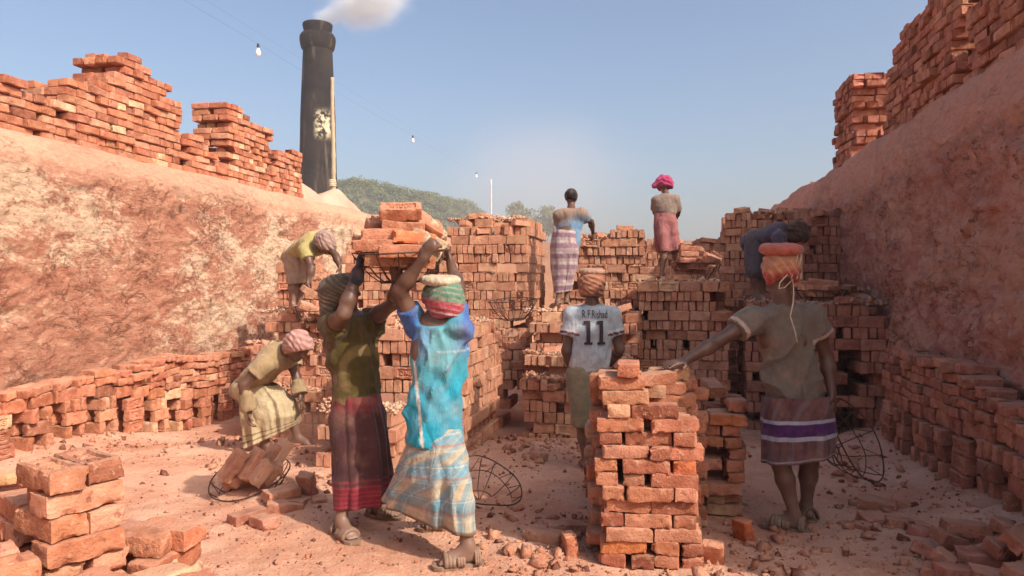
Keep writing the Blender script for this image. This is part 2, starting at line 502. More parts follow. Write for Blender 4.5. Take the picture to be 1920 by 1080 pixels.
STROKES = [((-.062, .017), (-.028, .017)), ((-.036, .017), (-.036, -.017)), ((-.036, -.017), (-.058, -.017)), ((-.058, -.017), (-.058, -.004)),          # J
           ((-.016, -.017), (-.016, .017)), ((-.016, .017), (.012, -.017)), ((.012, -.017), (.012, .017)),                                            # N
           ((.056, .017), (.028, .017)), ((.028, .017), (.028, -.017)), ((.028, -.017), (.056, -.017)), ((.056, -.017), (.056, 0)), ((.056, 0), (.044, 0))]   # G
def fine_brick(seed, length=1.0, broken=False, frog=False):
    """a brick seen close up: warped faces, worn arrises, chips; frog = the maker's recessed panel with raised letters"""
    r = np.random.default_rng(seed)
    def axis(n, L): 
        t = np.linspace(-1, 1, n); return np.sign(t) * np.abs(t) ** .8 * L / 2 if not frog else np.linspace(-1, 1, n) * L / 2
    n3 = (52, 27, 7) if frog else (17, 10, 7)
    ax = [axis(n3[0], BL * length), axis(n3[1], BW), axis(n3[2], BH)]
    idx = {}; V = []; F = []
    def vid(i, j, k):
        key = (i, j, k)
        if key not in idx: idx[key] = len(V); V.append((ax[0][i], ax[1][j], ax[2][k]))
        return idx[key]
    N = n3
    for k, fl in ((0, True), (N[2] - 1, False)):
        for i in range(N[0] - 1):
            for j in range(N[1] - 1):
                q = (vid(i, j, k), vid(i + 1, j, k), vid(i + 1, j + 1, k), vid(i, j + 1, k)); F.append(q[::-1] if fl else q)
    for j, fl in ((0, False), (N[1] - 1, True)):
        for i in range(N[0] - 1):
            for k in range(N[2] - 1):
                q = (vid(i, j, k), vid(i + 1, j, k), vid(i + 1, j, k + 1), vid(i, j, k + 1)); F.append(q[::-1] if fl else q)
    for i, fl in ((0, True), (N[0] - 1, False)):
        for j in range(N[1] - 1):
            for k in range(N[2] - 1):
                q = (vid(i, j, k), vid(i, j + 1, k), vid(i, j + 1, k + 1), vid(i, j, k + 1)); F.append(q[::-1] if fl else q)
    V = np.array(V); half = np.array([BL * length, BW, BH]) / 2
    S = V + seed * 3.7
    dist = half - np.abs(V)                                   # to each pair of faces
    srt = np.sort(dist, 1)
    e = srt[:, 1]                                             # distance to the nearest arris
    rad = .0025 + .0025 * vnoise(S * 20, 1)
    chip = np.clip(vnoise(S * 26, 2) - .18, 0, 1) * .030 * (1 - sstep(0, .022, e)) + np.clip(vnoise(S * 60, 3) - .2, 0, 1) * .010 * (1 - sstep(0, .012, e))
    inward = -np.sign(V) * (dist < .02) * (1 - dist / .02).clip(0, 1)
    out = V + inward * (np.clip(rad - e, 0, .02) * .55 + chip * .7)[:, None]
    nrm = np.sign(V) * (dist == srt[:, :1])
    out = out + nrm * (.0032 * fbm(S * 14, 3, 5) + .0016 * fbm(S * 50, 2, 6))[:, None]
    out[:, 2] += .004 * fbm(np.stack([S[:, 0] * 6, S[:, 1] * 3, 0 * S[:, 0]], 1), 2, 9)          # warped in the fire
    if broken:
        w = sstep(half[0] - .05, half[0], V[:, 0])
        out[:, 0] += w * (-.012 + .030 * fbm(np.stack([0 * S[:, 0], S[:, 1] * 16, S[:, 2] * 22], 1), 3, 8)) 
    if frog:
        top = V[:, 2] > half[2] - 1e-6
        a, c = half[0] - .034, half[1] - .022
        ins = np.minimum(a - np.abs(V[:, 0]), c - np.abs(V[:, 1])) + .003 * vnoise(S * 40, 4)
        dp = .012 * sstep(0, .006, ins)
        d = np.full(len(V), 9.)
        for p0, p1 in STROKES:
            p0 = np.array(p0); p1 = np.array(p1); q = V[:, :2] - p0; ab = p1 - p0
            t = np.clip(q @ ab / (ab @ ab), 0, 1); d = np.minimum(d, np.linalg.norm(q - t[:, None] * ab, axis=1))
        dp = dp - .010 * (1 - sstep(.0025, .0058, d + .0012 * vnoise(S * 70, 7)))
        out[:, 2] -= np.where(top, np.maximum(dp, 0) if False else dp * (ins > 0), 0)
    return out, F

BRICKS = [mesh_of('brick', *brick_mesh(100 + i, worn=.3 + .08 * i), M_BRICK) for i in range(9)]
BATS = [mesh_of('half_brick', *brick_mesh(200 + i, .52 + .07 * i, True, .9), M_BRICK) for i in range(5)]
FROGS = [mesh_of('stamped_brick', *fine_brick(300 + i, frog=True), M_BRICK) for i in range(3)]
FINE = [mesh_of('fine_brick', *fine_brick(400 + i), M_BRICK) for i in range(12)]
FINEBATS = [mesh_of('fine_half_brick', *fine_brick(500 + i, .5 + .06 * i, True), M_BRICK) for i in range(6)]
for me_ in FROGS + FINE + FINEBATS:
    me_.polygons.foreach_set('use_smooth', np.ones(len(me_.polygons), dtype=bool)); me_.set_sharp_from_angle(angle=R(32))
FBAT = mesh_of('stamped_half_brick', *brick_mesh(310, .7, True, .9), M_BRICK)

TONES = {
    'fresh': [((.47, .185, .105), 5), ((.43, .160, .090), 4), ((.52, .230, .140), 4), ((.58, .315, .185), 1.2), ((.30, .105, .062), 1.0), ((.54, .18, .075), 1.2)],
    'sun':   [((.50, .190, .108), 5), ((.45, .160, .090), 4), ((.55, .245, .150), 4), ((.64, .38, .235), 1.4), ((.34, .125, .075), 1.0)],
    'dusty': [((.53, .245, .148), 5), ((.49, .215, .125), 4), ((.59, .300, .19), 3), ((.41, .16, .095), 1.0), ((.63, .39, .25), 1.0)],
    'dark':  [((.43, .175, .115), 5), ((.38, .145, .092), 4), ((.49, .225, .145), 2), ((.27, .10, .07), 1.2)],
}
def tone(kind, r):
    pal = TONES[kind]; w = np.array([p[1] for p in pal]); k = r.choice(len(pal), p=w / w.sum())
    c = np.array(pal[k][0]) * (1 + r.normal(0, .07)) * (1 + r.normal(0, .03, 3))
    return tuple(np.clip(c, .03, .8))

RX90 = Matrix.Rotation(R(90), 3, 'X')
def place(parent, me, loc, rot, col, dust=.15, name='brick', scale=1.0):
    o = bpy.data.objects.new(name, me)
    o.parent = parent
    rm = rot if isinstance(rot, Matrix) else Euler(rot).to_matrix()
    m = rm.to_4x4() @ Matrix.Scale(scale, 4)
    m.translation = Vector([float(c) for c in loc])
    o.matrix_local = m
    o.color = (float(col[0]), float(col[1]), float(col[2]), float(dust))
    COL.objects.link(o)
    return o

def emit(root, items, limit=290):
    """items: (local position, 3x3 matrix, mesh, colour, dust, scale); nearest ones become parts, the rest one packed mass"""
    mw = Matrix.Translation(root.location) @ root.rotation_euler.to_matrix().to_4x4()
    def far(it):
        p = mw @ Vector([float(c) for c in it[0]])
        q = (p.x / max(p.y, .1), (p.z - EYE) / max(p.y, .1))
        return (abs(q[0]) > .74 or abs(q[1]) > .43 or p.y < .3, p.length)
    items = sorted(items, key=far)
    for it in items[:limit]:
        place(root, it[2], it[0], it[1], it[3], it[4], 'brick', it[5])
    rest = items[limit:]
    if rest:
        b = MB()
        for it in rest:
            V, F = BRICK_GEO[it[2].name]
            m = np.array(it[1]) * it[5]
            b.add(V @ m.T + np.array([float(c) for c in it[0]]), F)
        o = obj('packed_bricks', b.mesh('packed_bricks', M_BRICK, False), root)
        o.color = tuple(TONES['dusty'][0][0]) + (.2,)
        o['kind'] = 'stuff'

BRICK_GEO = {}
for me in BRICKS + BATS + FROGS + [FBAT] + FINE + FINEBATS:
    BRICK_GEO[me.name] = (np.array([v.co[:] for v in me.vertices]), [tuple(p.vertices) for p in me.polygons])

def stack(label, origin, rz, L, D, top, mode='edge', tones='dusty', seed=1, z0=0.0, dust=.25, jit=1.0, scale=1.0, hole=None, pattern=None,
          limit=290, group=None, loose=0, parent_name='brick_stack', zmin=-9, fine=False):
    """bricks laid in courses inside L x D; top(x, y) gives the height there; only bricks with an open side are built"""
    r = np.random.default_rng(seed)
    root = empty(parent_name, origin, label, 'brick stack', group, rz)
    s = scale
    hc, hp, lp = ((.1165, .0755, .2435) if mode == 'edge' else (.0755, .1215, .247))
    hc, hp, lp = hc * s, hp * s, lp * s
    pattern = pattern or ('HSHHS' if mode == 'edge' else 'SHSSH')
    def occ(x, y, z):
        if x < 0 or x > L or y < 0: return False
        if y > D: return True
        if hole is not None and hole(x, y, z): return False
        return top(x, y) > z
    items = []
    K = int(math.ceil((max(top(x, y) for x in np.linspace(0, L, 25) for y in np.linspace(0, D, 9)) - z0) / hc)) + 1
    for k in range(K):
        z = z0 + (k + .5) * hc
        if z < zmin: continue
        typ = pattern[k % len(pattern)]
        if mode != 'edge' and r.random() < .2: typ = 'H' if typ == 'S' else 'S'
        px, py = (hp, lp) if typ == 'H' else (lp, hp)
        ox = (0 if typ == 'H' else (k % 2) * .5 * lp) - r.random() * .02
        cdx, cdy = r.normal(0, .010), r.normal(0, .010 if mode == 'edge' else .006)
        nx = int((L + .4 * px - ox) / px) + 1; ny = max(1, int(round(D / py)))
        for i in range(nx):
            x = ox + (i + .5) * px
            xx = x
            if x - px * .5 > L - .04: continue
            bat = None
            if x + px * .5 > L + .05 or x - px * .5 < -.05:
                if typ == 'S':                            # close the end with a half brick
                    bat = True; x = min(max(x, px * .25), L - px * .25)
                else: continue
            for j in range(ny):
                y = (j + .5) * py
                xc = min(max(x, .005), L - .005)
                if not occ(xc, min(y, D - .001), z): continue
                ex = [not occ(xc, y - py, z), not occ(xc, y, z + hc), (x + px > L) or not occ(x + px, y, z), (x - px < 0) or not occ(x - px, y, z)]
                if not any(ex): continue
                if ex[1] and r.random() < .10 and k > 2: continue            # a brick already carried off
                if not ex[1] and mode == 'edge' and r.random() < .03: continue
                if (ex[2] or ex[3]) and not ex[1] and mode == 'edge' and r.random() < .05: continue
                typ2 = typ
                bk_, bt_ = (FINE, FINEBATS) if fine else (BRICKS, BATS)
                me = bk_[r.integers(len(bk_))]
                if bat: me = bt_[r.integers(2)]
                elif r.random() < .05: me = bt_[r.integers(2, 5)]
                stamp = mode == 'edge' and typ == 'S' and not bat and r.random() < .16
                if stamp: me = FROGS[r.integers(3)]                    # laid with the maker's panel outwards
                rm = Matrix.Rotation(R(90) if typ == 'H' else 0, 3, 'Z')
                if not stamp and r.random() < .5: rm = rm @ Matrix.Rotation(math.pi, 3, 'Z')
                if mode == 'edge': rm = rm @ RX90
                elif r.random() < .5: rm = rm @ Matrix.Rotation(math.pi, 3, 'X')
                e = Euler(tuple(r.normal(0, .012 * jit, 2)) + (r.normal(0, .028 * jit),)).to_matrix()
                bul = .045 * math.sin(x * 2.1 + seed) * math.sin(z * 1.9 + seed * .7) if mode == 'edge' else .02 * math.sin(x * 2.5 + seed) * math.sin(z * 4)
                p = (x + cdx + r.normal(0, .004 * jit), y + cdy + bul + (r.uniform(-.03, .02) if r.random() < .10 else 0) + r.normal(0, (.006 if mode == 'edge' else .009) * jit), z + r.normal(0, .0015))
                items.append((p, e @ rm, me, tone(tones, r), dust * r.uniform(.3, 1.3), s * r.uniform(.982, 1.012)))
    for q in range(loose):                                                    # bricks left lying on top
        x, y = r.uniform(.08, L - .08), r.uniform(.06, max(D - .1, .08)); z = z0 + math.floor((top(x, y) - z0) / hc + .5) * hc + BH * .5 * s
        e = Euler((r.normal(0, .12), r.normal(0, .12), r.uniform(0, 3.14))).to_matrix()
        items.append(((x, y, z + .012), e, (BRICKS + BATS)[r.integers(14)], tone(tones, r), dust, s))
    emit(root, items, limit)
    return root

def chips(name, label, P, sizes, mat, seed=3, kind='stuff', cat=None, col=None):
    """angular crumbs of brick, one mass"""
    r = np.random.default_rng(seed); n = len(P)
    base = np.array([[-1, -1, -1], [1, -1, -1], [1, 1, -1], [-1, 1, -1], [-.7, -.7, 1], [.7, -.7, 1], [.7, .7, 1], [-.7, .7, 1]], float) * .5
    V = base[None] * np.stack([sizes * r.uniform(.7, 1.6, n), sizes * r.uniform(.5, 1.1, n), sizes * r.uniform(.25, .8, n)], 1)[:, None, :]
    V = V + r.normal(0, 1, V.shape) * sizes[:, None, None] * .13
    q = r.normal(0, 1, (n, 4)); q[:, 1:3] *= .45; q /= np.linalg.norm(q, axis=1)[:, None]
    w, x, y, z = q.T
    Rm = np.stack([np.stack([1 - 2 * (y * y + z * z), 2 * (x * y - z * w), 2 * (x * z + y * w)], -1), np.stack([2 * (x * y + z * w), 1 - 2 * (x * x + z * z), 2 * (y * z - x * w)], -1), np.stack([2 * (x * z - y * w), 2 * (y * z + x * w), 1 - 2 * (x * x + y * y)], -1)], 1)
    V = np.einsum('nij,nkj->nki', Rm, V) + P[:, None, :]
    F0 = np.array([[3, 2, 1, 0], [4, 5, 6, 7], [0, 1, 5, 4], [1, 2, 6, 5], [2, 3, 7, 6], [3, 0, 4, 7]])
    F = (F0[None] + (np.arange(n) * 8)[:, None, None]).reshape(-1, 4)
    me = mesh_of(name, V.reshape(-1, 3), F, mat)
    o = obj(name, me)
    return tag(o, label, cat, kind=kind)

# ------------------------------------------------------------------ brick stacks on the banks
def prof(knots, z0, wob=.04, seed=0):
    ks = np.array(knots, float)
    def f(x, y): return z0 + float(np.interp(x, ks[:, 0], ks[:, 1]))
    return f
def steps(segs, z0=0.0):
    """piecewise heights: [(x_end, height), ...]"""
    def f(x, y):
        for xe, h in segs:
            if x < xe: return z0 + h
        return z0 + segs[-1][1]
    return f

RZL, RZR = R(90) - T, R(-90) - T
SB = 1.22
def bank_left(label, v0, v1, D, top, seed, u=-6.22, **kw):
    return stack(label, KU(u, v0, ZL - .01), RZL, v1 - v0, D, top, 'flat', 'sun', seed, scale=SB, dust=.05, jit=1.5, group='brick stacks on top of the sunlit wall', **kw)
bank_left('low ragged brick stack at the far left edge above the sunlit wall', 4.6, 6.62, .27, steps([(.9, .75), (1.25, .66), (1.6, .58), (2.1, .5)]), 21)
bank_left('brick stack with stepped shoulder and tallest ragged peak above the sunlit wall', 6.62, 8.70, .52, steps([(.12, .58), (.5, .75), (.8, .83), (1.0, 1.05), (1.25, 1.25), (1.6, 1.25), (1.85, 1.10), (2.2, .95)]), 22)
bank_left('low sloping brick course between two tall stacks above the sunlit wall', 8.72, 9.76, .27, prof([(0, .58), (.35, .50), (.7, .40), (1.05, .28)], 0), 23)
bank_left('tall square-cornered brick stack left of the chimney', 9.78, 11.05, .52, steps([(.5, 1.17), (.62, 1.08), (1.3, 1.02)]), 24)
bank_left('brick stack ending right in front of the dark chimney', 11.06, 12.1, .4, steps([(.55, .78), (1.1, .86)]), 25)

def bank_right(label, v0, v1, D, top, seed, u=2.48, s=1.22, **kw):
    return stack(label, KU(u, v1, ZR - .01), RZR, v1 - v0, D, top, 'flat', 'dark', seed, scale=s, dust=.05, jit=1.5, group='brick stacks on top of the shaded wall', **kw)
bank_right('narrow square brick stack standing clear at the far end of the shaded wall', 10.25, 11.35, .55, steps([(.25, 1.0), (.8, 1.12), (1.2, 1.06)]), 31)
bank_right('long high brick stack leaning over the shaded wall', 6.85, 8.95, .55, steps([(.3, .78), (.6, .9), (1.3, .98), (2.2, 1.06)]), 32)
bank_right('brick stack in the top right corner above the shaded wall', 3.10, 6.70, .55, steps([(.25, .7), (.6, .95), (1.1, 1.12), (2.4, 1.3), (3.4, 1.1)]), 33)  # real where seen; its unseen near end is lengthened to cast shade
# a few bricks set along the edge further down the shaded wall
r = np.random.default_rng(5)
for i, (v, du) in enumerate([(11.75, .02), (12.35, .05), (13.3, .0), (14.4, .04)]):
    e = Euler((0, 0, RZR + r.normal(0, .3)))
    o = place(None, BRICKS[i], KU(2.62 + du, v, ZR + .035), e.to_matrix(), tone('dark', r), .2)
    tag(o, ['brick lying nearest the narrow stack on the shaded wall top', 'second brick beyond the narrow stack on the shaded wall top', 'third brick beyond the narrow stack on the shaded wall top', 'farthest brick on the shaded wall top against the sky'][i], 'brick', 'single bricks along the wall edge')

# ------------------------------------------------------------------ the brick setting inside the kiln
def at(px, d, z=0.0):
    p = J(px, 525, d); return (p[0], d, z)
def jag(h, seed, amp=.12, cell=.16):
    """uneven top: whole courses missing here and there"""
    def f(x, y):
        n = float(_hash(np.array([int(x / cell)]), np.array([int(y / .25)]), np.array([0]), seed)[0])
        hh = h(x, y) if callable(h) else h
        return hh - (amp if n < .28 else 0)
    return f
FZ = -.22
stack('distant brick block between the pink-turbaned worker and the far block', at(1170, 11.6, FZ), -T, 1.5, .6, jag(steps([(.4, 2.3), (.8, 2.42), (1.6, 2.38)]), 17, .12), 'edge', 'dusty', 54, dust=.4, loose=8, zmin=1.4)
stack('low dusty block of bricks on edge right behind the two carriers', at(642, 6.56, FZ + .18), -T, 1.12, 1.55, jag(1.16, 3, .12), 'edge', 'dusty', 41, dust=.55, loose=10)
stack('knee-high bricks on edge beside the maroon lungi', at(588, 5.95, fz(-1.6, 5.9) - .01), -T, .66, .5, steps([(.2, .48), (.7, .48)]), 'edge', 'dusty', 42, dust=.6, loose=2)
stack('tall sunlit block of bricks on edge left of the man in striped lungi', at(826, 9.3, FZ), -T, 1.12, 1.4, jag(lambda x, y: 2.62 + (.0 if y > .3 else -.12), 5, .12), 'edge', 'dusty', 43, dust=.35, loose=12, zmin=.75)
def t3(x, y): return .62 if y < .28 else (1.0 if y < .5 else 1.40)
stack('stepped block of bricks under the bending man in the yellow shirt', at(452, 7.95, FZ), -T, 1.35, 1.7, jag(t3, 7, .1), 'edge', 'dusty', 44, dust=.6, loose=10)
stack('brick block against the sunlit wall behind the yellow-shirted man', at(522, 9.75, FZ), -T, 2.05, .9, jag(steps([(.35, 1.98), (.9, 1.78), (1.5, 2.12), (2.2, 2.45)]), 8, .12), 'edge', 'dusty', 45, dust=.4, loose=9, zmin=.9)
def t5(x, y): return .66 if y < .32 else (.98 if y < .6 else 1.34)
stack('stepped block of bricks on edge left of the printed jersey', at(978, 7.85, FZ), -T, 1.22, 1.45, jag(t5, 9, .1), 'edge', 'dusty', 46, dust=.5, loose=10)
stack('ragged brick block in front of the man in striped lungi', at(1040, 9.95, FZ), -T, 1.18, 1.0, jag(lambda x, y: 2.35 if x < .75 else 2.46, 10, .12), 'edge', 'dusty', 47, dust=.45, loose=10, zmin=.8,
      hole=lambda x, y, z: x > 1.0 and (1.65 < z < 2.0 or .9 < z < 1.4))
stack('eye-level block of bricks the pink-turbaned worker stands on', at(1196, 8.8, FZ), -T, 1.06, 2.0, lambda x, y: 1.75, 'edge', 'dusty', 48, dust=.4, loose=3, hole=lambda x, y, z: x > .86 and y < .5 and 1.45 < z < 1.62)
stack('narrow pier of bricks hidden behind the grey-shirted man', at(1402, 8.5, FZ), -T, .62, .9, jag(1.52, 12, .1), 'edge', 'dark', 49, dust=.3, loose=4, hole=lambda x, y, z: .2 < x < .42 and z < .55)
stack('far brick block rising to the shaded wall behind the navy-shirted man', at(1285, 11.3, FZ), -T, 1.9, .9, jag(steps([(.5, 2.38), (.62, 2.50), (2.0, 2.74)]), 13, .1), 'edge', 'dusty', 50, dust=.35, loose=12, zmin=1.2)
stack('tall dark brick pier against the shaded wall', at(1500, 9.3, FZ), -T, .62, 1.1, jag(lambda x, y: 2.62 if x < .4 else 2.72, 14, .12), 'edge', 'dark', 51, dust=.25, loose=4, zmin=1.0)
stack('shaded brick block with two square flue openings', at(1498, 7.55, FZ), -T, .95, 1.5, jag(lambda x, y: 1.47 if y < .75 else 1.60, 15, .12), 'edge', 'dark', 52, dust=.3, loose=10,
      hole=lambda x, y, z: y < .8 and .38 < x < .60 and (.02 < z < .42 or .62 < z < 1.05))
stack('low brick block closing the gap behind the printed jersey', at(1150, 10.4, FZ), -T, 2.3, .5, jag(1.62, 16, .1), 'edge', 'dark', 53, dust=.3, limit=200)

stack('few bricks bridging a dark flue between the two stepped blocks', at(928, 8.75, FZ), -T, .42, .5, lambda x, y: .95, 'edge', 'dusty', 55, dust=.5, loose=2, hole=lambda x, y, z: x > .17 and z < .48)

# ------------------------------------------------------------------ pier rows left along both walls
def pier_row(label, side, v0, v1, uf, seed, tones, heights, dust):
    r = np.random.default_rng(seed)
    rz = RZL if side < 0 else RZR
    org = KU(uf, v0 if side < 0 else v1, 0)
    root = empty('brick_row', org, label, 'brick row', None, rz)
    items = []
    L = v1 - v0
    m_s = RX90.copy(); m_h = Matrix.Rotation(R(90), 3, 'Z') @ RX90
    m_f = Matrix.Identity(3); m_fh = Matrix.Rotation(R(90), 3, 'Z')
    def add(x, y, z, m, me=None, j=1.0, d=None):
        e = Euler((r.normal(0, .02 * j), r.normal(0, .02 * j), r.normal(0, .05 * j))).to_matrix()
        items.append(((x + r.normal(0, .006 * j), y + r.normal(0, .010 * j), z), e @ m, me or FINE[r.integers(12)], tone(tones, r), (dust if d is None else d) * r.uniform(.4, 1.3), r.uniform(.97, 1.0)))
    x = .02
    Rm3 = root.rotation_euler.to_matrix()
    def gz(x):
        p = Vector(org.tolist()) + Rm3 @ Vector((x, .05, 0))
        return fz(p.x, p.y) - .012
    E = .118
    k = 0
    while x < L - .3:
        w = r.uniform(.245, .27)
        z = gz(x)
        for row, yy in ((0, .12), (1, .36)):
            if k % 4 == 0 and row == 0:                       # courses of stretchers showing their stamped side
                for q in range(3): add(x + .125, .04, z + (q + .5) * E, m_s, FROGS[q]); add(x + .125, .20, z + (q + .5) * E, m_s)
            else:
                add(x + .036, yy, z + .5 * E, m_h); add(x + .205, yy, z + .5 * E, m_h)
                add(x + .122, yy - .08, z + 1.5 * E, m_s); add(x + .122, yy + .08, z + 1.5 * E, m_s)
                for q in range(3): add(x + .038 + q * .083, yy + r.normal(0, .012), z + 2.5 * E, m_h)
        x += w + r.uniform(.13, .17); k += 1
    # bridging course and loose flat courses above
    x = -.03
    while x < L:
        z = gz(x) + 3 * E
        h = float(np.interp(x, heights[0], heights[1]))
        add(x + .12, .07, z + .5 * E, m_s, j=1.2); add(x + .12, .28, z + .5 * E, m_s)
        n = int(h / .077)
        tilt = r.normal(0, .05) + (heights[2] if x < 1.1 else 0)
        for q in range(n):
            zz = z + E + (q + .5) * .0765
            last = q >= n - 2
            t = Euler((0, tilt * (1 if q else .5), 0)).to_matrix()
            jj = 2.2 if last else 1.1
            if (q + int(x * 4)) % 3:
                add(x + .12 + r.normal(0, .012), .075, zz, t @ m_f, j=jj)
                add(x + .12, .21, zz, t @ m_f, j=jj)
            else:
                add(x + .058, .13, zz, t @ m_fh, j=jj); add(x + .182, .13, zz, t @ m_fh, j=jj, me=(FINEBATS[r.integers(6)] if r.random() < .3 else None))
        x += .252
    emit(root, items, 295)
    return root
pier_row('row of open-jointed brick piers topped with loose bricks along the sunlit wall', -1, 4.9, 9.2, -5.28, 61, 'sun',
         ([0, .7, 1.3, 1.9, 2.3, 2.8, 3.4, 3.9, 4.3], [.10, .12, .16, .34, .42, .44, .42, .44, .40], -.22), .12)
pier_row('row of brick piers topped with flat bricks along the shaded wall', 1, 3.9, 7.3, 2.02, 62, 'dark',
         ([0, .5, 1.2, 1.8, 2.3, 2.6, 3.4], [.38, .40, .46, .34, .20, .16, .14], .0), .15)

# ------------------------------------------------------------------ the loose stack in the middle foreground
def front_stack():
    r = np.random.default_rng(77)
    org = G(1127, 1062, 0.0)
    root = empty('brick_stack', (org[0], org[1], fz(org[0], org[1]) - .004), 'orange brick stack in the middle foreground with one brick set crosswise on top', 'brick stack', None, R(-7))
    items = []
    rows = [  # front face, course by course: (x from left in m, kind)  s stretcher, h header, b bat
        [(.0, 'b'), (.16, 'h'), (.28, 'b'), (.42, 'b')], [(.0, 's'), (.28, 'b'), (.42, 'b')], [(.03, 's'), (.29, 's')], [(.0, 'h'), (.13, 's'), (.385, 'h')],
        [(.02, 's'), (.27, 's')], [(.01, 'h'), (.14, 's'), (.395, 'h')], [(-.03, 'h'), (.11, 'b'), (.27, 's')], [(-.03, 'h'), (.12, 's'), (.385, 'h')],
        [(.01, 's'), (.245, 'b'), (.30, 's')], [(-.01, 'h'), (.13, 's'), (.395, 'h')], [(-.02, 's'), (.27, 's')], [(.04, 'h'), (.165, 's')],
        [(.01, 's')], [(-.01, 's')], [(.09, 'h')]]
    hc = .0735
    depth_top = [(0, 15), (.3, 13), (.55, 11), (.9, 9), (1.2, 8)]
    for k, row in enumerate(rows):
        z = (k + .5) * hc
        for x, t in row:
            j = r.normal(0, .010)
            e = Euler((r.normal(0, .014), r.normal(0, .014), r.normal(0, .04))).to_matrix()
            if t == 's': p, m, me = (x + .12, .058 + j, z), Matrix.Identity(3), FINE[r.integers(12)]
            elif t == 'h': p, m, me = (x + .058, .12 + j, z), Matrix.Rotation(R(90), 3, 'Z'), FINE[r.integers(12)]
            else: p, m, me = (x + .065, .058 + j, z), Matrix.Rotation(math.pi, 3, 'Z'), FINEBATS[r.integers(2)]
            items.append((p, e @ m, me, tone('fresh', r), .05, 1.05))
        # the courses behind, falling away to the back right
        for q in range(1, 11):
            y = .06 + q * .123
            if q == 1 and any(t == 'h' for _, t in row) : continue
            xs = [.12, .37] if (k + q) % 2 else [.0 + .058, .245, .43]
            for x in xs:
                lim = 13.2 - 5.2 * max(0, x - .18) / .35 - max(0, y - .35) * 3.2
                if .38 < y < .78 and .22 < x < .5: lim = 12.6
                if k > lim: continue
                e = Euler((r.normal(0, .015), r.normal(0, .015), r.normal(0, .05))).to_matrix()
                items.append(((x + .10 * (y > .6) + r.normal(0, .008), y, z), e, FINE[r.integers(12)], tone('fresh', r), .12, 1.045))
    for (x, y, z, a) in [(.40, .50, 13 * hc, -.25), (.30, .30, 12.9 * hc, .4), (.52, .62, 8.4 * hc, -.2), (.47, .85, 8.4 * hc, .2), (.62, 1.0, 7.6 * hc, 0)]:
        items.append(((x, y, z + .036), Euler((.05, -.06, a)).to_matrix(), FINE[r.integers(12)], tone('fresh', r), .1, 1.0))
    emit(root, items, 295)
    return root
front_stack()
stack('short brick pile in the shade just behind the foreground stack', G(1322, 968, 0.0), R(-9), .27, .5, steps([(.3, .74)]), 'flat', 'fresh', 79, fine=True, dust=.1, jit=1.6, loose=1)
stack('dark low brick pile hiding behind the left edge of the foreground stack', G(1100, 935, 0.0), R(-9), .26, .25, steps([(.3, .5)]), 'flat', 'fresh', 80, fine=True, dust=.1, jit=1.6)

# ------------------------------------------------------------------ loose bricks
def pile(name, label, cat, specs, tones, seed, dust=.1, group=None):
    """specs: (px, py, z, rz, tilt_x, tilt_y, kind) -> bricks of one heap, each a part"""
    r = np.random.default_rng(seed)
    ps = [G(s[0], s[1], s[2]) for s in specs]
    org = np.mean(ps, axis=0); org[2] = fz(org[0], org[1])
    root = empty(name, org, label, cat, group)
    for s, p in zip(specs, ps):
        kind = s[6]
        me = {'b': FINE, 'h': FINEBATS, 'f': FROGS}[kind][r.integers(3 if kind == 'f' else 6)]
        col = s[7] if len(s) > 7 else tone(tones, r)
        place(root, me, p - org, Euler((s[4], s[5], s[3])).to_matrix(), col, dust * r.uniform(.3, 1.2))
    return root
YEL = (.60, .37, .20)
def left_stack():
    r = np.random.default_rng(90)
    c = J(130, 915, 2.36)
    root = empty('brick_stack', (c[0], c[1], fz(c[0], c[1])), 'loose stack in the lower left corner topped by two stamped bricks', 'brick stack', None, R(-36))
    hc = .0745
    items = []
    for (a0, n0, K) in [(0, 0, 13), (-.26, .03, 11), (.07, -.27, 10), (.33, -.10, 9), (.27, .17, 8), (-.20, -.26, 9), (-.02, .27, 9), (-.30, .30, 8), (.36, -.36, 8), (.62, -.12, 6)]:
        for k in range(K):
            z = (k + .5) * hc
            for o in (-.0625, .0625):
                top = k == K - 1
                me = FROGS[r.integers(3)] if (top and (K == 13 or K == 10)) else (FINEBATS[r.integers(2, 6)] if r.random() < .08 else FINE[r.integers(12)])
                if top and K not in (13, 10) and r.random() < .35: continue
                rot = 0 if k % 2 == 0 else R(90)
                x, y = (a0, n0 + o) if k % 2 == 0 else (a0 + o, n0)
                e = Euler((r.normal(0, .015), r.normal(0, .015), rot + r.normal(0, .06 + .16 * (K < 10)))).to_matrix()
                col = YEL if r.random() < .05 else tone('sun', r)
                items.append(((x + r.normal(0, .008), y + r.normal(0, .008), z), e, me, col, .08, 1.0))
    emit(root, items, 295)
    return root
left_stack()
pile('brick_heap', 'pale loose bricks lying against the wall behind the lower left stack', 'brick heap', [
    (30, 892, .22, .5, .2, 0, 'b', YEL), (75, 885, .16, .4, 0, .1, 'b'), (20, 905, .12, 1.2, .1, 0, 'b'), (105, 878, .05, .9, 0, .3, 'h'), (5, 925, .08, .9, 0, .2, 'b'), (60, 905, .06, .2, 0, 0, 'b'), (130, 895, .035, .6, 0, 0, 'h')], 'sun', 91)
pile('brick_heap', 'few bricks lying in shade beside the maroon lungi', 'brick heap', [
    (465, 968, .035, .9, 0, 0, 'b'), (495, 978, .035, -.6, 0, 0, 'h'), (535, 950, .04, .3, 0, .1, 'b'), (528, 925, .10, .8, .1, 0, 'b'), (578, 915, .11, 1.4, .2, 1.1, 'b'), (505, 930, .035, .1, 0, 0, 'b'), (560, 945, .035, 1.5, 0, .1, 'h'), (600, 940, .035, .4, .1, 0, 'h')], 'dark', 92, .3)
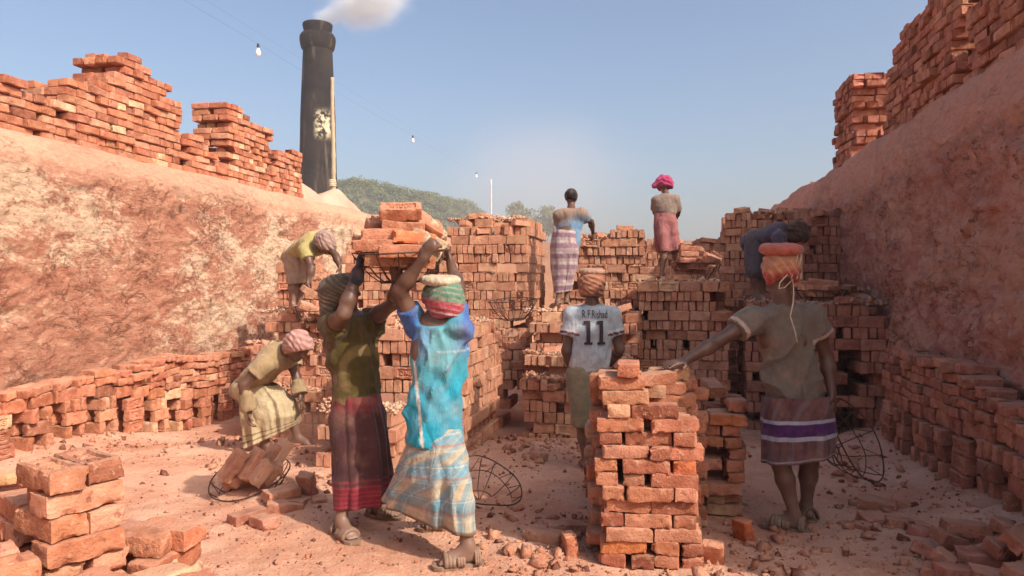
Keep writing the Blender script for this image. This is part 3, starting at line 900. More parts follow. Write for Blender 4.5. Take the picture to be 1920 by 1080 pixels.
pile('brick_heap', 'tumbled heap of broken bricks in the lower right shade', 'brick heap', [
    (1645, 945, .07, -.5, .1, .1, 'b'), (1640, 975, .05, .2, .3, 0, 'h'), (1700, 985, .05, -.4, 0, .1, 'b'), (1730, 1000, .04, .7, .2, .2, 'h'), (1855, 950, .16, .2, .1, -.1, 'b'), (1810, 990, .15, -.1, 0, .1, 'b'),
    (1880, 985, .17, .9, .2, .1, 'h'), (1730, 1030, .05, 1.1, .4, .3, 'h'), (1770, 1045, .07, .8, .5, 0, 'h'), (1840, 1045, .08, -.4, .1, 0, 'b'), (1890, 1030, .14, .3, .3, .2, 'b'), (1915, 1010, .22, .6, .6, 0, 'b'),
    (1800, 1075, .06, .1, 0, .1, 'b'), (1870, 1085, .06, -.3, .1, .1, 'b'), (1925, 1075, .12, .4, .2, .1, 'b'), (1780, 1010, .10, .3, .2, .3, 'h'), (1750, 1075, .03, 1.0, .2, 0, 'h'), (1690, 945, .05, 1.2, .3, .1, 'h'), (1850, 1010, .10, 1.0, .3, 0, 'h'),
    (1620, 990, .03, .5, 0, 0, 'h'), (1900, 1120, .08, .2, 0, 0, 'b'), (1830, 1130, .05, .8, 0, 0, 'b'), (1950, 1040, .16, .8, .2, 0, 'b')], 'dark', 93, .25)

def lone(label, px, py, z, rz, tx, ty, kind, col, dust=.1):
    p = G(px, py, 0.0)
    g = fz(p[0], p[1])
    p = G(px, py, g + z)
    o = place(None, {'b': FINE[4], 'h': FINEBATS[1], 'h2': FINEBATS[3]}[kind], p, Euler((tx, ty, rz)).to_matrix(), col, dust)
    return tag(o, label, 'brick', 'single bricks on the kiln floor')
lone('sunlit half brick on end at the shade edge left of the foreground stack', 1068, 1022, .055, .15, 0, R(85), 'h', (.48, .17, .09))
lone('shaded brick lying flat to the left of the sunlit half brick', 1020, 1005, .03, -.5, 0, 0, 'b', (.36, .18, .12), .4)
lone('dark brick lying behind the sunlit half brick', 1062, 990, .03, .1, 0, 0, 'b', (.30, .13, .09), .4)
lone('bright red half brick standing on end right of the foreground stack', 1393, 995, .06, .5, 0, R(84), 'h', (.52, .13, .05), 0)
lone('small sunlit brick end beside the foot of the foreground stack', 1338, 1040, .05, 1.2, 0, R(70), 'h2', (.52, .2, .11))
lone('dusty half brick lying alone on the floor before the stepped block', 1012, 855, .035, .4, 0, .1, 'h', (.46, .26, .17), .6)

# crumbs of brick over the floor
def floor_chips():
    r = np.random.default_rng(6)
    n = 20000
    y = 2.9 + 5.6 * r.random(n) ** 1.3
    x = (r.random(n) - .5) * 2 * .74 * y
    P = np.stack([x, y, 0 * x], 1)
    u = x * math.cos(T) - y * math.sin(T)
    dens = fbm(P * 1.3, 3, 12) + .35 * np.exp(-((x - .0) / .9) ** 2 - ((y - 5.4) / 1.2) ** 2) + .45 * sstep(.9, 1.9, u)
    keep = (dens > r.uniform(-.35, .5, n)) & (u > UL + .1) & (u < UR - .05)
    P = P[keep]; n = len(P)
    s = np.clip(r.lognormal(-4.9, .62, n), .003, .05)
    P[:, 2] = floor_z(P[:, 0], P[:, 1]) + s * .12
    # larger fragments gathered round the feet of the stacks
    C = [(-.3, 6.2, .35), (.1, 6.9, .4), (-1.0, 5.75, .25), (.5, 7.3, .35), (.35, 4.6, .35), (1.35, 4.6, .4), (1.3, 3.9, .25), (2.9, 6.6, .5), (2.7, 5.4, .4), (-1.3, 5.3, .3), (-3.6, 6.7, .4), (-2.6, 7.3, .5), (.3, 4.0, .25), (2.2, 4.2, .4), (-1.9, 6.2, .4), (1.0, 6.9, .4)]
    Q = np.concatenate([np.stack([r.normal(cx, w, 95), r.normal(cy, w * .7, 95), np.zeros(95)], 1) for cx, cy, w in C])
    u2 = Q[:, 0] * math.cos(T) - Q[:, 1] * math.sin(T); Q = Q[(u2 > UL + .5) & (u2 < UR - .2)]
    s2 = np.clip(r.lognormal(-3.85, .7, len(Q)), .006, .07)
    Q[:, 2] = floor_z(Q[:, 0], Q[:, 1]) + s2 * .15
    k = r.permutation(len(P) + len(Q))
    return np.concatenate([P, Q])[k], np.concatenate([s, s2])[k]
P_, S_ = floor_chips()
cm = ground_material('brick_crumbs', (.40, .155, .09), (.56, .29, .18))
h_ = len(P_) // 5
chips('brick_crumbs', 'crumbs and splinters of brick strewn over the kiln floor', P_[h_:], S_[h_:], cm, 3)
chips('brick_crumbs', 'darker burnt crumbs of brick strewn over the kiln floor', P_[:h_], S_[:h_], ground_material('burnt_crumbs', (.16, .06, .04), (.26, .10, .065)), 4)
def ledge_chips():
    r = np.random.default_rng(8)
    P = []; S = []
    for (px, d, L, D, z, n) in [(642, 6.56, 1.1, 1.4, 1.125, 900), (588, 5.95, .66, .5, .47, 260), (835, 9.62, 1.0, .9, 2.345, 330), (452, 7.95, 1.3, .26, .36, 200), (456, 8.25, 1.3, .2, .83, 200), (462, 8.45, 1.3, 1.0, 1.18, 500),
                                (978, 7.85, 1.2, .3, .48, 380), (978, 8.2, 1.2, .26, .71, 260), (978, 8.5, 1.2, .8, 1.18, 420), (1040, 9.95, .8, .6, 2.115, 200), (1400, 11.15, 1.0, .6, 2.58, 200), (1196, 8.8, 1.0, 1.6, 1.53, 120),
                                (1498, 7.55, .9, .7, 1.30, 200), (1520, 8.3, .8, .6, 1.41, 200), (575, 9.7, .5, .7, 1.53, 200), (1402, 8.5, .6, .8, 1.295, 120)]:
        n *= 3; o = np.array(at(px, d, z)); x = r.random(n) * L; y = r.random(n) * D
        c, s = math.cos(-T), math.sin(-T)
        hx = np.abs(fbm(np.stack([x * 3, y * 3, 0 * x + px], 1), 2, 3))
        P.append(np.stack([o[0] + x * c - y * s, o[1] + x * s + y * c, z + .10 * hx * r.random(n)], 1)); S.append(np.clip(r.lognormal(-4.35, .65, n), .005, .06))
    return np.concatenate(P), np.concatenate(S)
P_, S_ = ledge_chips()
chips('brick_rubble', 'pale rubble and dust lying on the ledges of the brick blocks', P_, S_, ground_material('ledge_rubble', (.50, .24, .145), (.66, .43, .29)), 5)

# ------------------------------------------------------------------ chimney, mound, poles, wires, lamps, hill
def chimney():
    d = 62.0
    x = J(597, 525, d)[0]; k = d / FPX
    ztop = J(597, 50, d)[2]; zc = J(597, 88, d)[2]
    root = empty('kiln_chimney', (x, d, 2.8), 'tall round blackened chimney with flared collar, smoking at the top', 'chimney')
    m = NT('sooty_render', .9, .15)
    tc = m.n('ShaderNodeTexCoord'); v = tc.outputs['Object']
    n1 = m.noise(v, .5, 5, .6); n2 = m.noise(m.mapping(v, (1, 1, .16)), 1.5, 5, .6); n3 = m.noise(v, 2.6, 5, .7)
    c = m.mix(m.ramp(n1, .35, .65), (.012, .009, .008), (.028, .019, .015))
    c = m.mix(m.math('MULTIPLY', m.ramp(n2, .54, .68), .6), c, (.13, .10, .07))
    sx = m.n('ShaderNodeSeparateXYZ'); m.l(v, sx.inputs[0])
    def bumpf(val, c0, w): return m.math('SUBTRACT', 1.0, m.ramp(m.math('ABSOLUTE', m.math('SUBTRACT', val, c0)), w * .35, w))
    patch = m.math('MULTIPLY', m.math('MULTIPLY', bumpf(sx.outputs[2], J(600, 238, d)[2] - 2.8, 1.5), bumpf(sx.outputs[0], .75, .85)), m.ramp(n3, .42, .56))
    c = m.mix(patch, c, (.52, .45, .30))                        # flaked patch of old limewash
    low = m.ramp(sx.outputs[2], 9.5, 2.0)
    c = m.mix(m.math('MULTIPLY', low, .5), c, (.05, .038, .028))
    mat = m.done(c, m.bump(n3, .4, .08))
    H = ztop - 2.8
    def prof_(y, w): return (w * .5 * k, J(597, y, d)[2] - 2.8)
    V, F = lathe([(36.5 * k, 0), prof_(350, 69), prof_(220, 64), prof_(95, 53.5)], 64)
    obj('shaft', mesh_of('shaft', V, F, mat, True), root)
    V, F = lathe([prof_(96, 53), prof_(92, 60), prof_(84, 64), prof_(76, 66), prof_(70, 65), prof_(65, 59), prof_(64, 52)], 64)
    obj('collar', mesh_of('collar', V, F, mat, True), root)
    V, F = lathe([prof_(65, 50), prof_(58, 51), prof_(52, 54), prof_(48, 55), prof_(46, 54), prof_(46, 44), prof_(64, 43), prof_(80, 42)], 64)
    obj('rim', mesh_of('rim', V, F, mat, True), root)
chimney()

def mound():
    c = KU(-7.05, 13.1, 0)
    xs = np.linspace(-1.7, .98, 80); ys = np.linspace(-1.6, 3.2, 110)
    def zf(x, y):
        r_ = np.sqrt((x + .35) ** 2 + (y * 1.0) ** 2); r2 = np.sqrt((x - .5) ** 2 + (y - 1.3) ** 2)
        z = np.maximum(.82 - .62 * r_, .55 - .40 * r2); z = z - (np.maximum(z, 0) + .12) * sstep(.35, .95, x)
        P = np.stack([x, y, 0 * x], -1)
        return 2.98 - .25 * sstep(.55, .98, x) + np.maximum(z, -.55) + .03 * fbm(P * 3, 4, 5) + .012 * fbm(P * 14, 3, 6)
    o = obj('dust_mound', grid_mesh('dust_mound', xs, ys, zf, M_DUST), None, (c[0], c[1], 0), (0, 0, -T))
    tag(o, 'heap of pink brick dust in front of the chimney foot', 'mound')
mound()

def pole(label, base, top, r0, r1, knot=None, mat=M_BAMBOO, nodes=9, name='bamboo_pole'):
    root = empty(name, base, label, 'pole')
    b = MB(); h = np.array(top) - np.array(base)
    ts = np.linspace(0, 1, nodes * 4 + 1)
    rr = (r0 + (r1 - r0) * ts) * np.where(np.arange(len(ts)) % 4 == 0, 1.16, 1.0)
    b.tube([h * t + np.array([.02 * math.sin(t * 5), 0, 0]) for t in ts], rr, 10)
    obj('culm', b.mesh('culm', mat), root)
    if knot is not None:
        kb = MB()
        for q in range(4): kb.ring((h[0] * knot, h[1] * knot, h[2] * knot + .035 * (q - 1.5)), r0 * 1.25, .022, 20, 6, wob=.06, seed=q)
        obj('lashing', kb.mesh('lashing', M_CORD), root)
    return root
pt = J(625, 150, 15.6); pb = J(623, 400, 15.6)
pole('thin bamboo pole standing against the dark chimney with a lashed knot', (pb[0], pb[1], 2.9), (pt[0], pt[1], pt[2] + .05), .050, .036, .24)
wt = J(922, 337, 19.4)
pole('slim whitish pole rising above the brick blocks right of the hill', (wt[0], wt[1], -.2), tuple(wt), .034, .022, None, plain('pale_pole', (.5, .5, .5), (.6, .6, .58), .6), 7, 'lamp_wire_pole')

WIRE_U, WIRE_Z = -4.35, 4.12
m_wire = plain('dark_wire', (.02, .02, .022), (.04, .04, .04), .6)
def wire(label, pts, r=.0035):
    b = MB().tube(pts, r, 5)
    tag(obj('electric_wire', b.mesh('electric_wire', m_wire)), label, 'wire')
bulb_d = [8.0, 13.1, 17.7]
bulb_px = [(484, 82), (774, 254), (893, 323)]
bp = [J(px, py, d) for (px, py), d in zip(bulb_px, bulb_d)]
dirw = (bp[2] - bp[0]) / np.linalg.norm(bp[2] - bp[0])
pts = [bp[0] - dirw * t for t in (12, 8, 4, 2)] + [bp[0], (bp[0] + bp[1]) / 2 + [0, 0, -.03], bp[1], (bp[1] + bp[2]) / 2 + [0, 0, -.03], bp[2], wt + [0, 0, -.03]]
wire('thin wire carrying the lamp bulbs over the kiln', pts, .0006)
e0 = bp[0] - dirw * 12
pole('bamboo pole behind the viewer that holds the lamp wire', (e0[0], e0[1], -.2), tuple(e0), .05, .04, None, M_BAMBOO, 7)
pdir = KU(0, 1) - KU(0, 0)
wire('thin wire running past the chimney over the bamboo pole', [np.array(pt) - pdir * t + [0, 0, .02] for t in (22, 12, 6, 3, 1)] + [pt] + [np.array(pt) + pdir * t + [0, 0, .0] for t in (2, 5, 12)], .0007)
m_glass = plain('white_bulb', (.85, .85, .83), (.9, .9, .88), .25, .5, 4, .02)
m_sock = plain('bulb_socket', (.03, .03, .03), (.06, .06, .06), .5)
BV, BF = lathe([(.009, -.040), (.013, -.050), (.020, -.068), (.026, -.09), (.027, -.106), (.022, -.126), (.012, -.139), (.001, -.143)], 20)
bulb_me = mesh_of('glass', BV, BF, m_glass, True)
SV, SF = lathe([(.001, .002), (.012, 0), (.014, -.02), (.014, -.046), (.011, -.048)], 14)
sock_me = mesh_of('socket', SV, SF, m_sock, True)
for i, p in enumerate(bp):
    rt = empty('light_bulb', p, ['nearest white light bulb hanging in the sky left of the chimney top', 'white light bulb hanging in the open sky right of the chimney', 'farthest white light bulb hanging above the whitish pole'][i], 'light bulb', 'bulbs strung along one wire')
    obj('glass', bulb_me, rt); obj('socket', sock_me, rt)

# wooded hill in the haze
def leaf_mass(centres, radii, n_each, size, seed, flat=.75):
    r = np.random.default_rng(seed)
    N = len(centres) * n_each
    C = np.repeat(np.asarray(centres, float), n_each, axis=0); Rr = np.repeat(np.asarray(radii, float), n_each)
    d = r.normal(0, 1, (N, 3)); d /= np.linalg.norm(d, axis=1)[:, None]
    rad = Rr * (r.random(N) ** .45)
    P = C + d * rad[:, None] * np.array([1, 1, flat])
    a = r.normal(0, 1, (N, 3)); a /= np.linalg.norm(a, axis=1)[:, None]
    b = np.cross(a, r.normal(0, 1, (N, 3))); b /= np.linalg.norm(b, axis=1)[:, None]
    s = size * r.uniform(.6, 1.3, N)[:, None]
    V = np.stack([P - a * s, P + b * s * .55, P + a * s, P - b * s * .55], 1).reshape(-1, 3)
    return V, np.arange(N * 4).reshape(-1, 4)
def leaf_material(name, a, b):
    m = NT(name, .7, .2)
    tc = m.n('ShaderNodeTexCoord'); n1 = m.noise(tc.outputs['Object'], .35, 3); n2 = m.noise(tc.outputs['Object'], 2.2, 3)
    return m.done(m.mix(m.ramp(m.math('ADD', m.math('MULTIPLY', n1, .6), m.math('MULTIPLY', n2, .4)), .35, .65), a, b))
M_LEAF = leaf_material('hill_foliage', (.075, .105, .025), (.155, .165, .050))
HD = 240.0
def hill_top(px): return float(np.interp(px, [560, 600, 640, 680, 720, 760, 800, 840, 875, 900, 960, 1000], [345, 338, 338, 338, 347, 357, 364, 372, 382, 400, 440, 480]))
def hill():
    xs = np.linspace(J(520, 500, HD)[0], J(1010, 500, HD)[0], 60); ys = np.linspace(HD - 25, HD + 60, 30)
    def zf(x, y):
        px = 960 + x / HD * FPX
        zt = np.array([J(p, hill_top(p) + 12, HD)[2] for p in px])
        f = sstep(HD - 25, HD + 5, y) * (1 - .5 * sstep(HD + 25, HD + 60, y))
        return 2.5 + (zt - 2.5) * f + 0 * x
    o = obj('hill', grid_mesh('hill', xs, ys, zf, plain('hill_soil', (.09, .08, .04), (.13, .11, .06), .95, .05, .3)))
    tag(o, kind='structure')
    r = np.random.default_rng(4); C = []; Rr = []
    for q in range(330):
        px = r.uniform(540, 895); t = r.random()
        y = HD - 20 + 30 * t
        zt = J(px, hill_top(px) + 6, HD)[2]
        f = float(sstep(HD - 25, HD + 5, np.array(y)))
        C.append(((px - 960) / FPX * HD, y, 2.5 + (zt - 2.5) * f + r.uniform(-.6, 1.0))); Rr.append(r.uniform(1.7, 3.7))
    V, F = leaf_mass(C, Rr, 330, .36, 9)
    tag(obj('far_wood', mesh_of('far_wood', V, F, M_LEAF)), 'hazy green wood covering the hill behind the chimney', 'wood', kind='stuff')
hill()
def tree(label, px, py_top, d, w, seed):
    r = np.random.default_rng(seed)
    top = J(px, py_top, d); base = np.array([top[0], d, 2.8])
    root = empty('far_tree', base, label, 'tree')
    h = top[2] - 2.8
    b = MB(); b.tube([(0, 0, 0), (.1, 0, h * .4), (-.05, .1, h * .75)], [.28, .2, .1], 8)
    for a in range(6): b.tube([(.0, 0, h * (.4 + .04 * a)), (math.cos(a * 1.9) * w * .3, math.sin(a * 1.9) * w * .3, h * (.62 + .03 * a)), (math.cos(a * 1.9) * w * .55, math.sin(a * 1.9) * w * .55, h * .8)], [.10, .06, .03], 6)
    obj('trunk', b.mesh('trunk', plain('bark', (.10, .07, .05), (.15, .11, .08), .95)), root)
    C = [(r.normal(0, w * .34), r.normal(0, w * .3), h * r.uniform(.62, .96)) for q in range(22)]
    V, F = leaf_mass(C, [r.uniform(1.0, 2.0) for q in C], 170, .30, seed)
    obj('crown', mesh_of('crown', V, F, M_LEAF), root)
tree('faint hazy tree showing just above the tall sunlit brick block', 985, 377, 165, 4.4, 5)
tree('faint hazy tree between the tall block and the man in striped lungi', 1022, 386, 170, 4.0, 6)

# ------------------------------------------------------------------ people: continuous surfaces grown round a posed skeleton
BODY = {}                                            # the limbs under each person's cloth
def nz(v):
    v = np.asarray(v, float); return v / (np.linalg.norm(v) + 1e-12)

def prim(a, b, r1, r2, k=.03, flat=1.0, n=None):
    return (np.asarray(a, float), np.asarray(b, float), r1, r2, k, flat, None if n is None else nz(n))

def sdf_prims(P, prims):
    out = None
    for a, b, r1, r2, k, fl, n in prims:
        ab = b - a; L2 = float(ab @ ab) + 1e-12
        q = P - a
        t = np.clip((q @ ab) / L2, 0, 1)
        q = q - t[:, None] * ab
        if n is not None and fl != 1.0:
            c = q @ n
            q = q + ((1 / fl - 1) * c)[:, None] * n
            d = (np.sqrt(np.einsum('ij,ij->i', q, q)) - (r1 + (r2 - r1) * t)) * (.5 + .5 * fl)
        else:
            d = np.sqrt(np.einsum('ij,ij->i', q, q)) - (r1 + (r2 - r1) * t)
        if out is None: out = d
        else:
            h = np.clip(.5 + .5 * (out - d) / k, 0, 1)
            out = out + (d - out) * h - k * h * (1 - h)
    return out

def polygonise(f, lo, hi, h, B=6):
    lo = np.asarray(lo, float); n = np.ceil((np.asarray(hi) - lo) / h).astype(int) + 1
    nb = (n + B - 1) // B; N = nb * B
    ax = [lo[i] + (np.arange(nb[i]) * B + (B - 1) / 2) * h for i in range(3)]
    C = np.stack(np.meshgrid(*ax, indexing='ij'), -1).reshape(-1, 3)
    v = f(C)
    act = np.abs(v) < B * h * 1.25 + .02
    Fb = np.broadcast_to(np.where(v > 0, 1.0, -1.0)[:, None], (len(C), B ** 3)).copy()
    o = (np.stack(np.meshgrid(*[np.arange(B)] * 3, indexing='ij'), -1).reshape(-1, 3) - (B - 1) / 2) * h
    pts = (C[act][:, None, :] + o[None]).reshape(-1, 3)
    Fb[act] = f(pts).reshape(-1, B ** 3)
    F = Fb.reshape(nb[0], nb[1], nb[2], B, B, B).transpose(0, 3, 1, 4, 2, 5).reshape(N)
    # surface nets
    S = F < 0
    corner = [(i, j, k) for i in (0, 1) for j in (0, 1) for k in (0, 1)]
    M = [N[0] - 1, N[1] - 1, N[2] - 1]
    sl = lambda A, c: A[c[0]:c[0] + M[0], c[1]:c[1] + M[1], c[2]:c[2] + M[2]]
    cnt = sum(sl(S, c).astype(np.int8) for c in corner)
    cells = np.argwhere((cnt > 0) & (cnt < 8))
    idx = -np.ones(M, dtype=np.int64); idx[tuple(cells.T)] = np.arange(len(cells))
    acc = np.zeros((len(cells), 3)); num = np.zeros(len(cells))
    val = {c: F[cells[:, 0] + c[0], cells[:, 1] + c[1], cells[:, 2] + c[2]] for c in corner}
    for c in corner:
        for axn in range(3):
            if c[axn] == 0:
                c2 = list(c); c2[axn] = 1; c2 = tuple(c2)
                a, b = val[c], val[c2]
                m = (a < 0) != (b < 0)
                t = np.where(m, a / np.where(np.abs(a - b) < 1e-12, 1, a - b), 0)
                p = np.tile(np.array(c, float), (len(cells), 1)); p[:, axn] += t
                acc[m] += p[m]; num[m] += 1
    V = lo + (cells + acc / num[:, None]) * h
    faces = []
    for axn in range(3):
        u, w = (axn + 1) % 3, (axn + 2) % 3
        s0 = [slice(None)] * 3; s1 = [slice(None)] * 3
        s0[axn] = slice(0, N[axn] - 1); s1[axn] = slice(1, N[axn])
        ch = np.argwhere(S[tuple(s0)] != S[tuple(s1)])
        ch = ch[(ch[:, u] > 0) & (ch[:, w] > 0) & (ch[:, u] < N[u] - 1) & (ch[:, w] < N[w] - 1)]
        inside = S[tuple(ch.T)]
        q = []
        for du, dw in ((1, 1), (0, 1), (0, 0), (1, 0)):
            e = ch.copy(); e[:, u] -= du; e[:, w] -= dw
            q.append(idx[tuple(e.T)])
        q = np.stack(q, 1)
        q[~inside] = q[~inside][:, ::-1]
        faces.append(q)
    Fc = np.concatenate(faces)
    Fc = Fc[(Fc >= 0).all(1)]
    return V, Fc

def relax(V, F, it=1):
    for _ in range(it):
        acc = np.zeros_like(V); num = np.zeros(len(V))
        for a in range(4):
            b = (a + 1) % 4
            np.add.at(acc, F[:, a], V[F[:, b]]); np.add.at(num, F[:, a], 1)
            np.add.at(acc, F[:, b], V[F[:, a]]); np.add.at(num, F[:, b], 1)
        V = .5 * V + .5 * acc / np.maximum(num, 1)[:, None]
    return V

def bounds(prims, pad):
    lo = np.min([np.minimum(p[0], p[1]) - max(p[2], p[3]) for p in prims], 0) - pad
    hi = np.max([np.maximum(p[0], p[1]) + max(p[2], p[3]) for p in prims], 0) + pad
    return lo, hi

def blob(name, root, prims, h, mat, colfn, cuts=(), disp=None, it=1, subtract=None, sleeves=()):
    """one continuous surface; cuts keep the side the normal points away from"""
    sp = [[prim(a, b + nz(b - a) * .04, r1, r2)] for a, b, r1, r2 in sleeves]
    lo, hi = bounds(prims + [x[0] for x in sp], .05)
    def f(P):
        d = sdf_prims(P, prims)
        w = disp(P) if disp is not None else 0
        d = d + w
        for p, n in cuts: d = np.maximum(d, (P - p) @ nz(n))
        for (a, b, r1, r2), pr in zip(sleeves, sp):
            e = np.maximum(sdf_prims(P, pr) + w * .8, (P - b) @ nz(b - a))
            h = np.clip(.5 + .5 * (d - e) / .035, 0, 1)
            d = d + (e - d) * h - .035 * h * (1 - h)
        if subtract is not None: d = np.maximum(d, -sdf_prims(P, subtract))
        return d
    V, F = polygonise(f, lo, hi, h)
    V = relax(V, F, it)
    cols = colfn(V) if callable(colfn) else np.tile(np.array(colfn), (len(V), 1))
    rl = np.array(root.location)
    me = mesh_of(name, V - rl, F, mat, True, np.clip(cols, 0, 1))
    return obj(name, me, root)

def head_prims(c, up, f, s=1.0):
    up = nz(up); f = nz(np.asarray(f, float) - up * (np.asarray(f, float) @ up)); l = np.cross(up, f)
    c = np.asarray(c, float)
    at_ = lambda x, y, z: c + (l * x + f * y + up * z) * s
    P = [prim(at_(0, -.028, .028), at_(0, .022, .03), .088 * s, .084 * s, .03, .86, l), prim(at_(0, .03, -.03), at_(0, .052, -.072), .060 * s, .040 * s, .04, .9, l),
         prim(at_(0, .06, .0), at_(0, .05, .05), .05 * s, .05 * s, .03), prim(at_(0, .098, .008), at_(0, .116, -.022), .009 * s, .014 * s, .012),
         prim(at_(0, .088, -.052), at_(0, .084, -.062), .016 * s, .016 * s, .012)]
    for sg in (-1, 1):
        P.append(prim(at_(.080 * sg, -.006, .012), at_(.078 * sg, .0, -.022), .018 * s, .013 * s, .006, .5, l))
        P.append(prim(at_(.034 * sg, .082, .022), at_(.022 * sg, .092, .024), .010 * s, .010 * s, .01))
    return P, at_

def hand_prims(w, d, n, curl=.3, side=1, s=1.0, spread=1.0):
    d = nz(d); n = nz(np.asarray(n, float) - d * (np.asarray(n, float) @ d)); l = np.cross(d, n)
    w = np.asarray(w, float)
    P = [prim(w + d * .005 * s, w + d * .078 * s, .030 * s, .040 * s, .02, .48, n)]
    for i, (o, ln) in enumerate(zip((-.031, -.0105, .0105, .031), (.88, 1.0, .95, .76))):
        o *= -side
        b = w + d * .082 * s + l * o * s
        a1, a2 = curl * 1.15, curl * 2.5
        e1 = d * math.cos(a1) + n * math.sin(a1) + l * o * 2.2 * spread
        e2 = d * math.cos(a2) + n * math.sin(a2)
        m = b + nz(e1) * .045 * ln * s; t = m + nz(e2) * .042 * ln * s
        P += [prim(b - d * .012 * s, m, .0105 * s, .0098 * s, .006), prim(m, t, .0098 * s, .0085 * s, .006)]
    b = w + d * .025 * s + l * side * .030 * s
    m = b + nz(d * .6 + l * side * .75 + n * (.2 + .4 * curl)) * .042 * s
    P += [prim(b, m, .0135 * s, .0115 * s, .012), prim(m, m + nz(d * .8 + l * side * (.3 - .6 * curl) + n * (.2 + curl)) * .034 * s, .011 * s, .009 * s, .006)]
    return P

def foot_prims(a, t, s=1.0, gz=None):
    t = nz([t[0], t[1], 0]); l = np.array([-t[1], t[0], 0]); a = np.asarray(a, float)
    z = (a[2] - .075 * s) if gz is None else gz
    g = np.array([a[0], a[1], z])
    up = np.array([0, 0, 1.0])
    P = [prim(g - t * .035 * s + up * .034 * s, g + t * .10 * s + up * .030 * s, .034 * s, .036 * s, .03), prim(a, g + t * .07 * s + up * .036 * s, .036 * s, .030 * s, .03),
         prim(g + t * .10 * s + up * .024 * s + l * .018 * s, g + t * .135 * s + up * .02 * s + l * .02 * s, .026 * s, .020 * s, .02), prim(g + t * .10 * s + up * .024 * s - l * .02 * s, g + t * .12 * s + up * .02 * s - l * .022 * s, .024 * s, .018 * s, .02)]
    for i, (o, ln) in enumerate(zip((.034, .016, .0, -.015, -.029), (1, .98, .9, .8, .66))):
        b = g + t * .13 * s + l * o * s + up * .015 * s
        P.append(prim(b, b + t * .030 * ln * s - up * .003, .0105 * s, .0085 * s, .010))
    return P

def limb(a, b, c, r, k=.03):
    """shoulder-elbow-wrist or hip-knee-ankle with a muscle belly in each segment; r: 5 radii"""
    a, b, c = (np.asarray(x, float) for x in (a, b, c))
    m1 = a + (b - a) * .45; m2 = b + (c - b) * .32
    return [prim(a, m1, r[0], (r[0] * .55 + r[1] * .45) * 1.03, k), prim(m1, b, (r[0] * .55 + r[1] * .45) * 1.03, r[1], k), prim(b, m2, r[1], r[2], k), prim(m2, c, r[2], r[3], k)]

SKIN = np.array((.105, .050, .031))
def skin_cols(ground, legdust=.55, base=SKIN):
    def f(V):
        n = fbm(V * 14, 3, 7)[:, None]
        c = base * (1 + .22 * n)
        d = (1 - sstep(.03, .50, V[:, 2] - ground)) * legdust
        d = np.clip(d + .25 * sstep(.1, .5, fbm(V * 6, 3, 8)), 0, 1)[:, None]
        return c * (1 - d) + np.array((.30, .175, .125)) * d
    return f

def wrinkle(amp, freq=(9, 9, 5), seed=1, diag=None):
    fr = np.array(freq, float)
    def f(P):
        Q = P if diag is None else P @ diag
        w = np.stack([vnoise(P * 6, seed + 3), vnoise(P * 6, seed + 4), vnoise(P * 6, seed + 5)], 1) * .06
        r1 = 1 - np.abs(vnoise((Q + w) * fr, seed)); r2 = vnoise((Q + w) * fr * 2.1, seed + 1)
        return -amp * (r1 - .55) - amp * .35 * r2
    return f

def folds(c, amp=.014, n=3.0, slope=6.0, seed=1, zs=1.0):
    """creases in hanging cloth: narrow ridges running down and round the trunk, fading in and out"""
    def f(P):
        th = np.arctan2(P[:, 0] - c[0], P[:, 1] - c[1])
        w = vnoise(P * 3.2, seed) * 1.5 + vnoise(P * 8, seed + 1) * .45
        z = P[:, 2] - c[2]
        a = 1 - np.abs(np.sin(th * n + z * slope + w * 1.3)); b = 1 - np.abs(np.sin(th * n * 1.4 - z * slope * .8 + w * 1.7 + 1))
        m1 = sstep(-.35, .35, vnoise(P * 2.6 + 5, seed + 2)); m2 = sstep(-.2, .4, vnoise(P * 2.6 + 15, seed + 3))
        return -amp * (a ** 2.2 * m1 + b ** 2.2 * m2 * .8) - amp * .3 * vnoise(P * 14, seed + 4)
    return f

def mixc(a, b, t):
    t = np.asarray(t)[:, None]; return np.asarray(a) * (1 - t) + np.asarray(b) * t

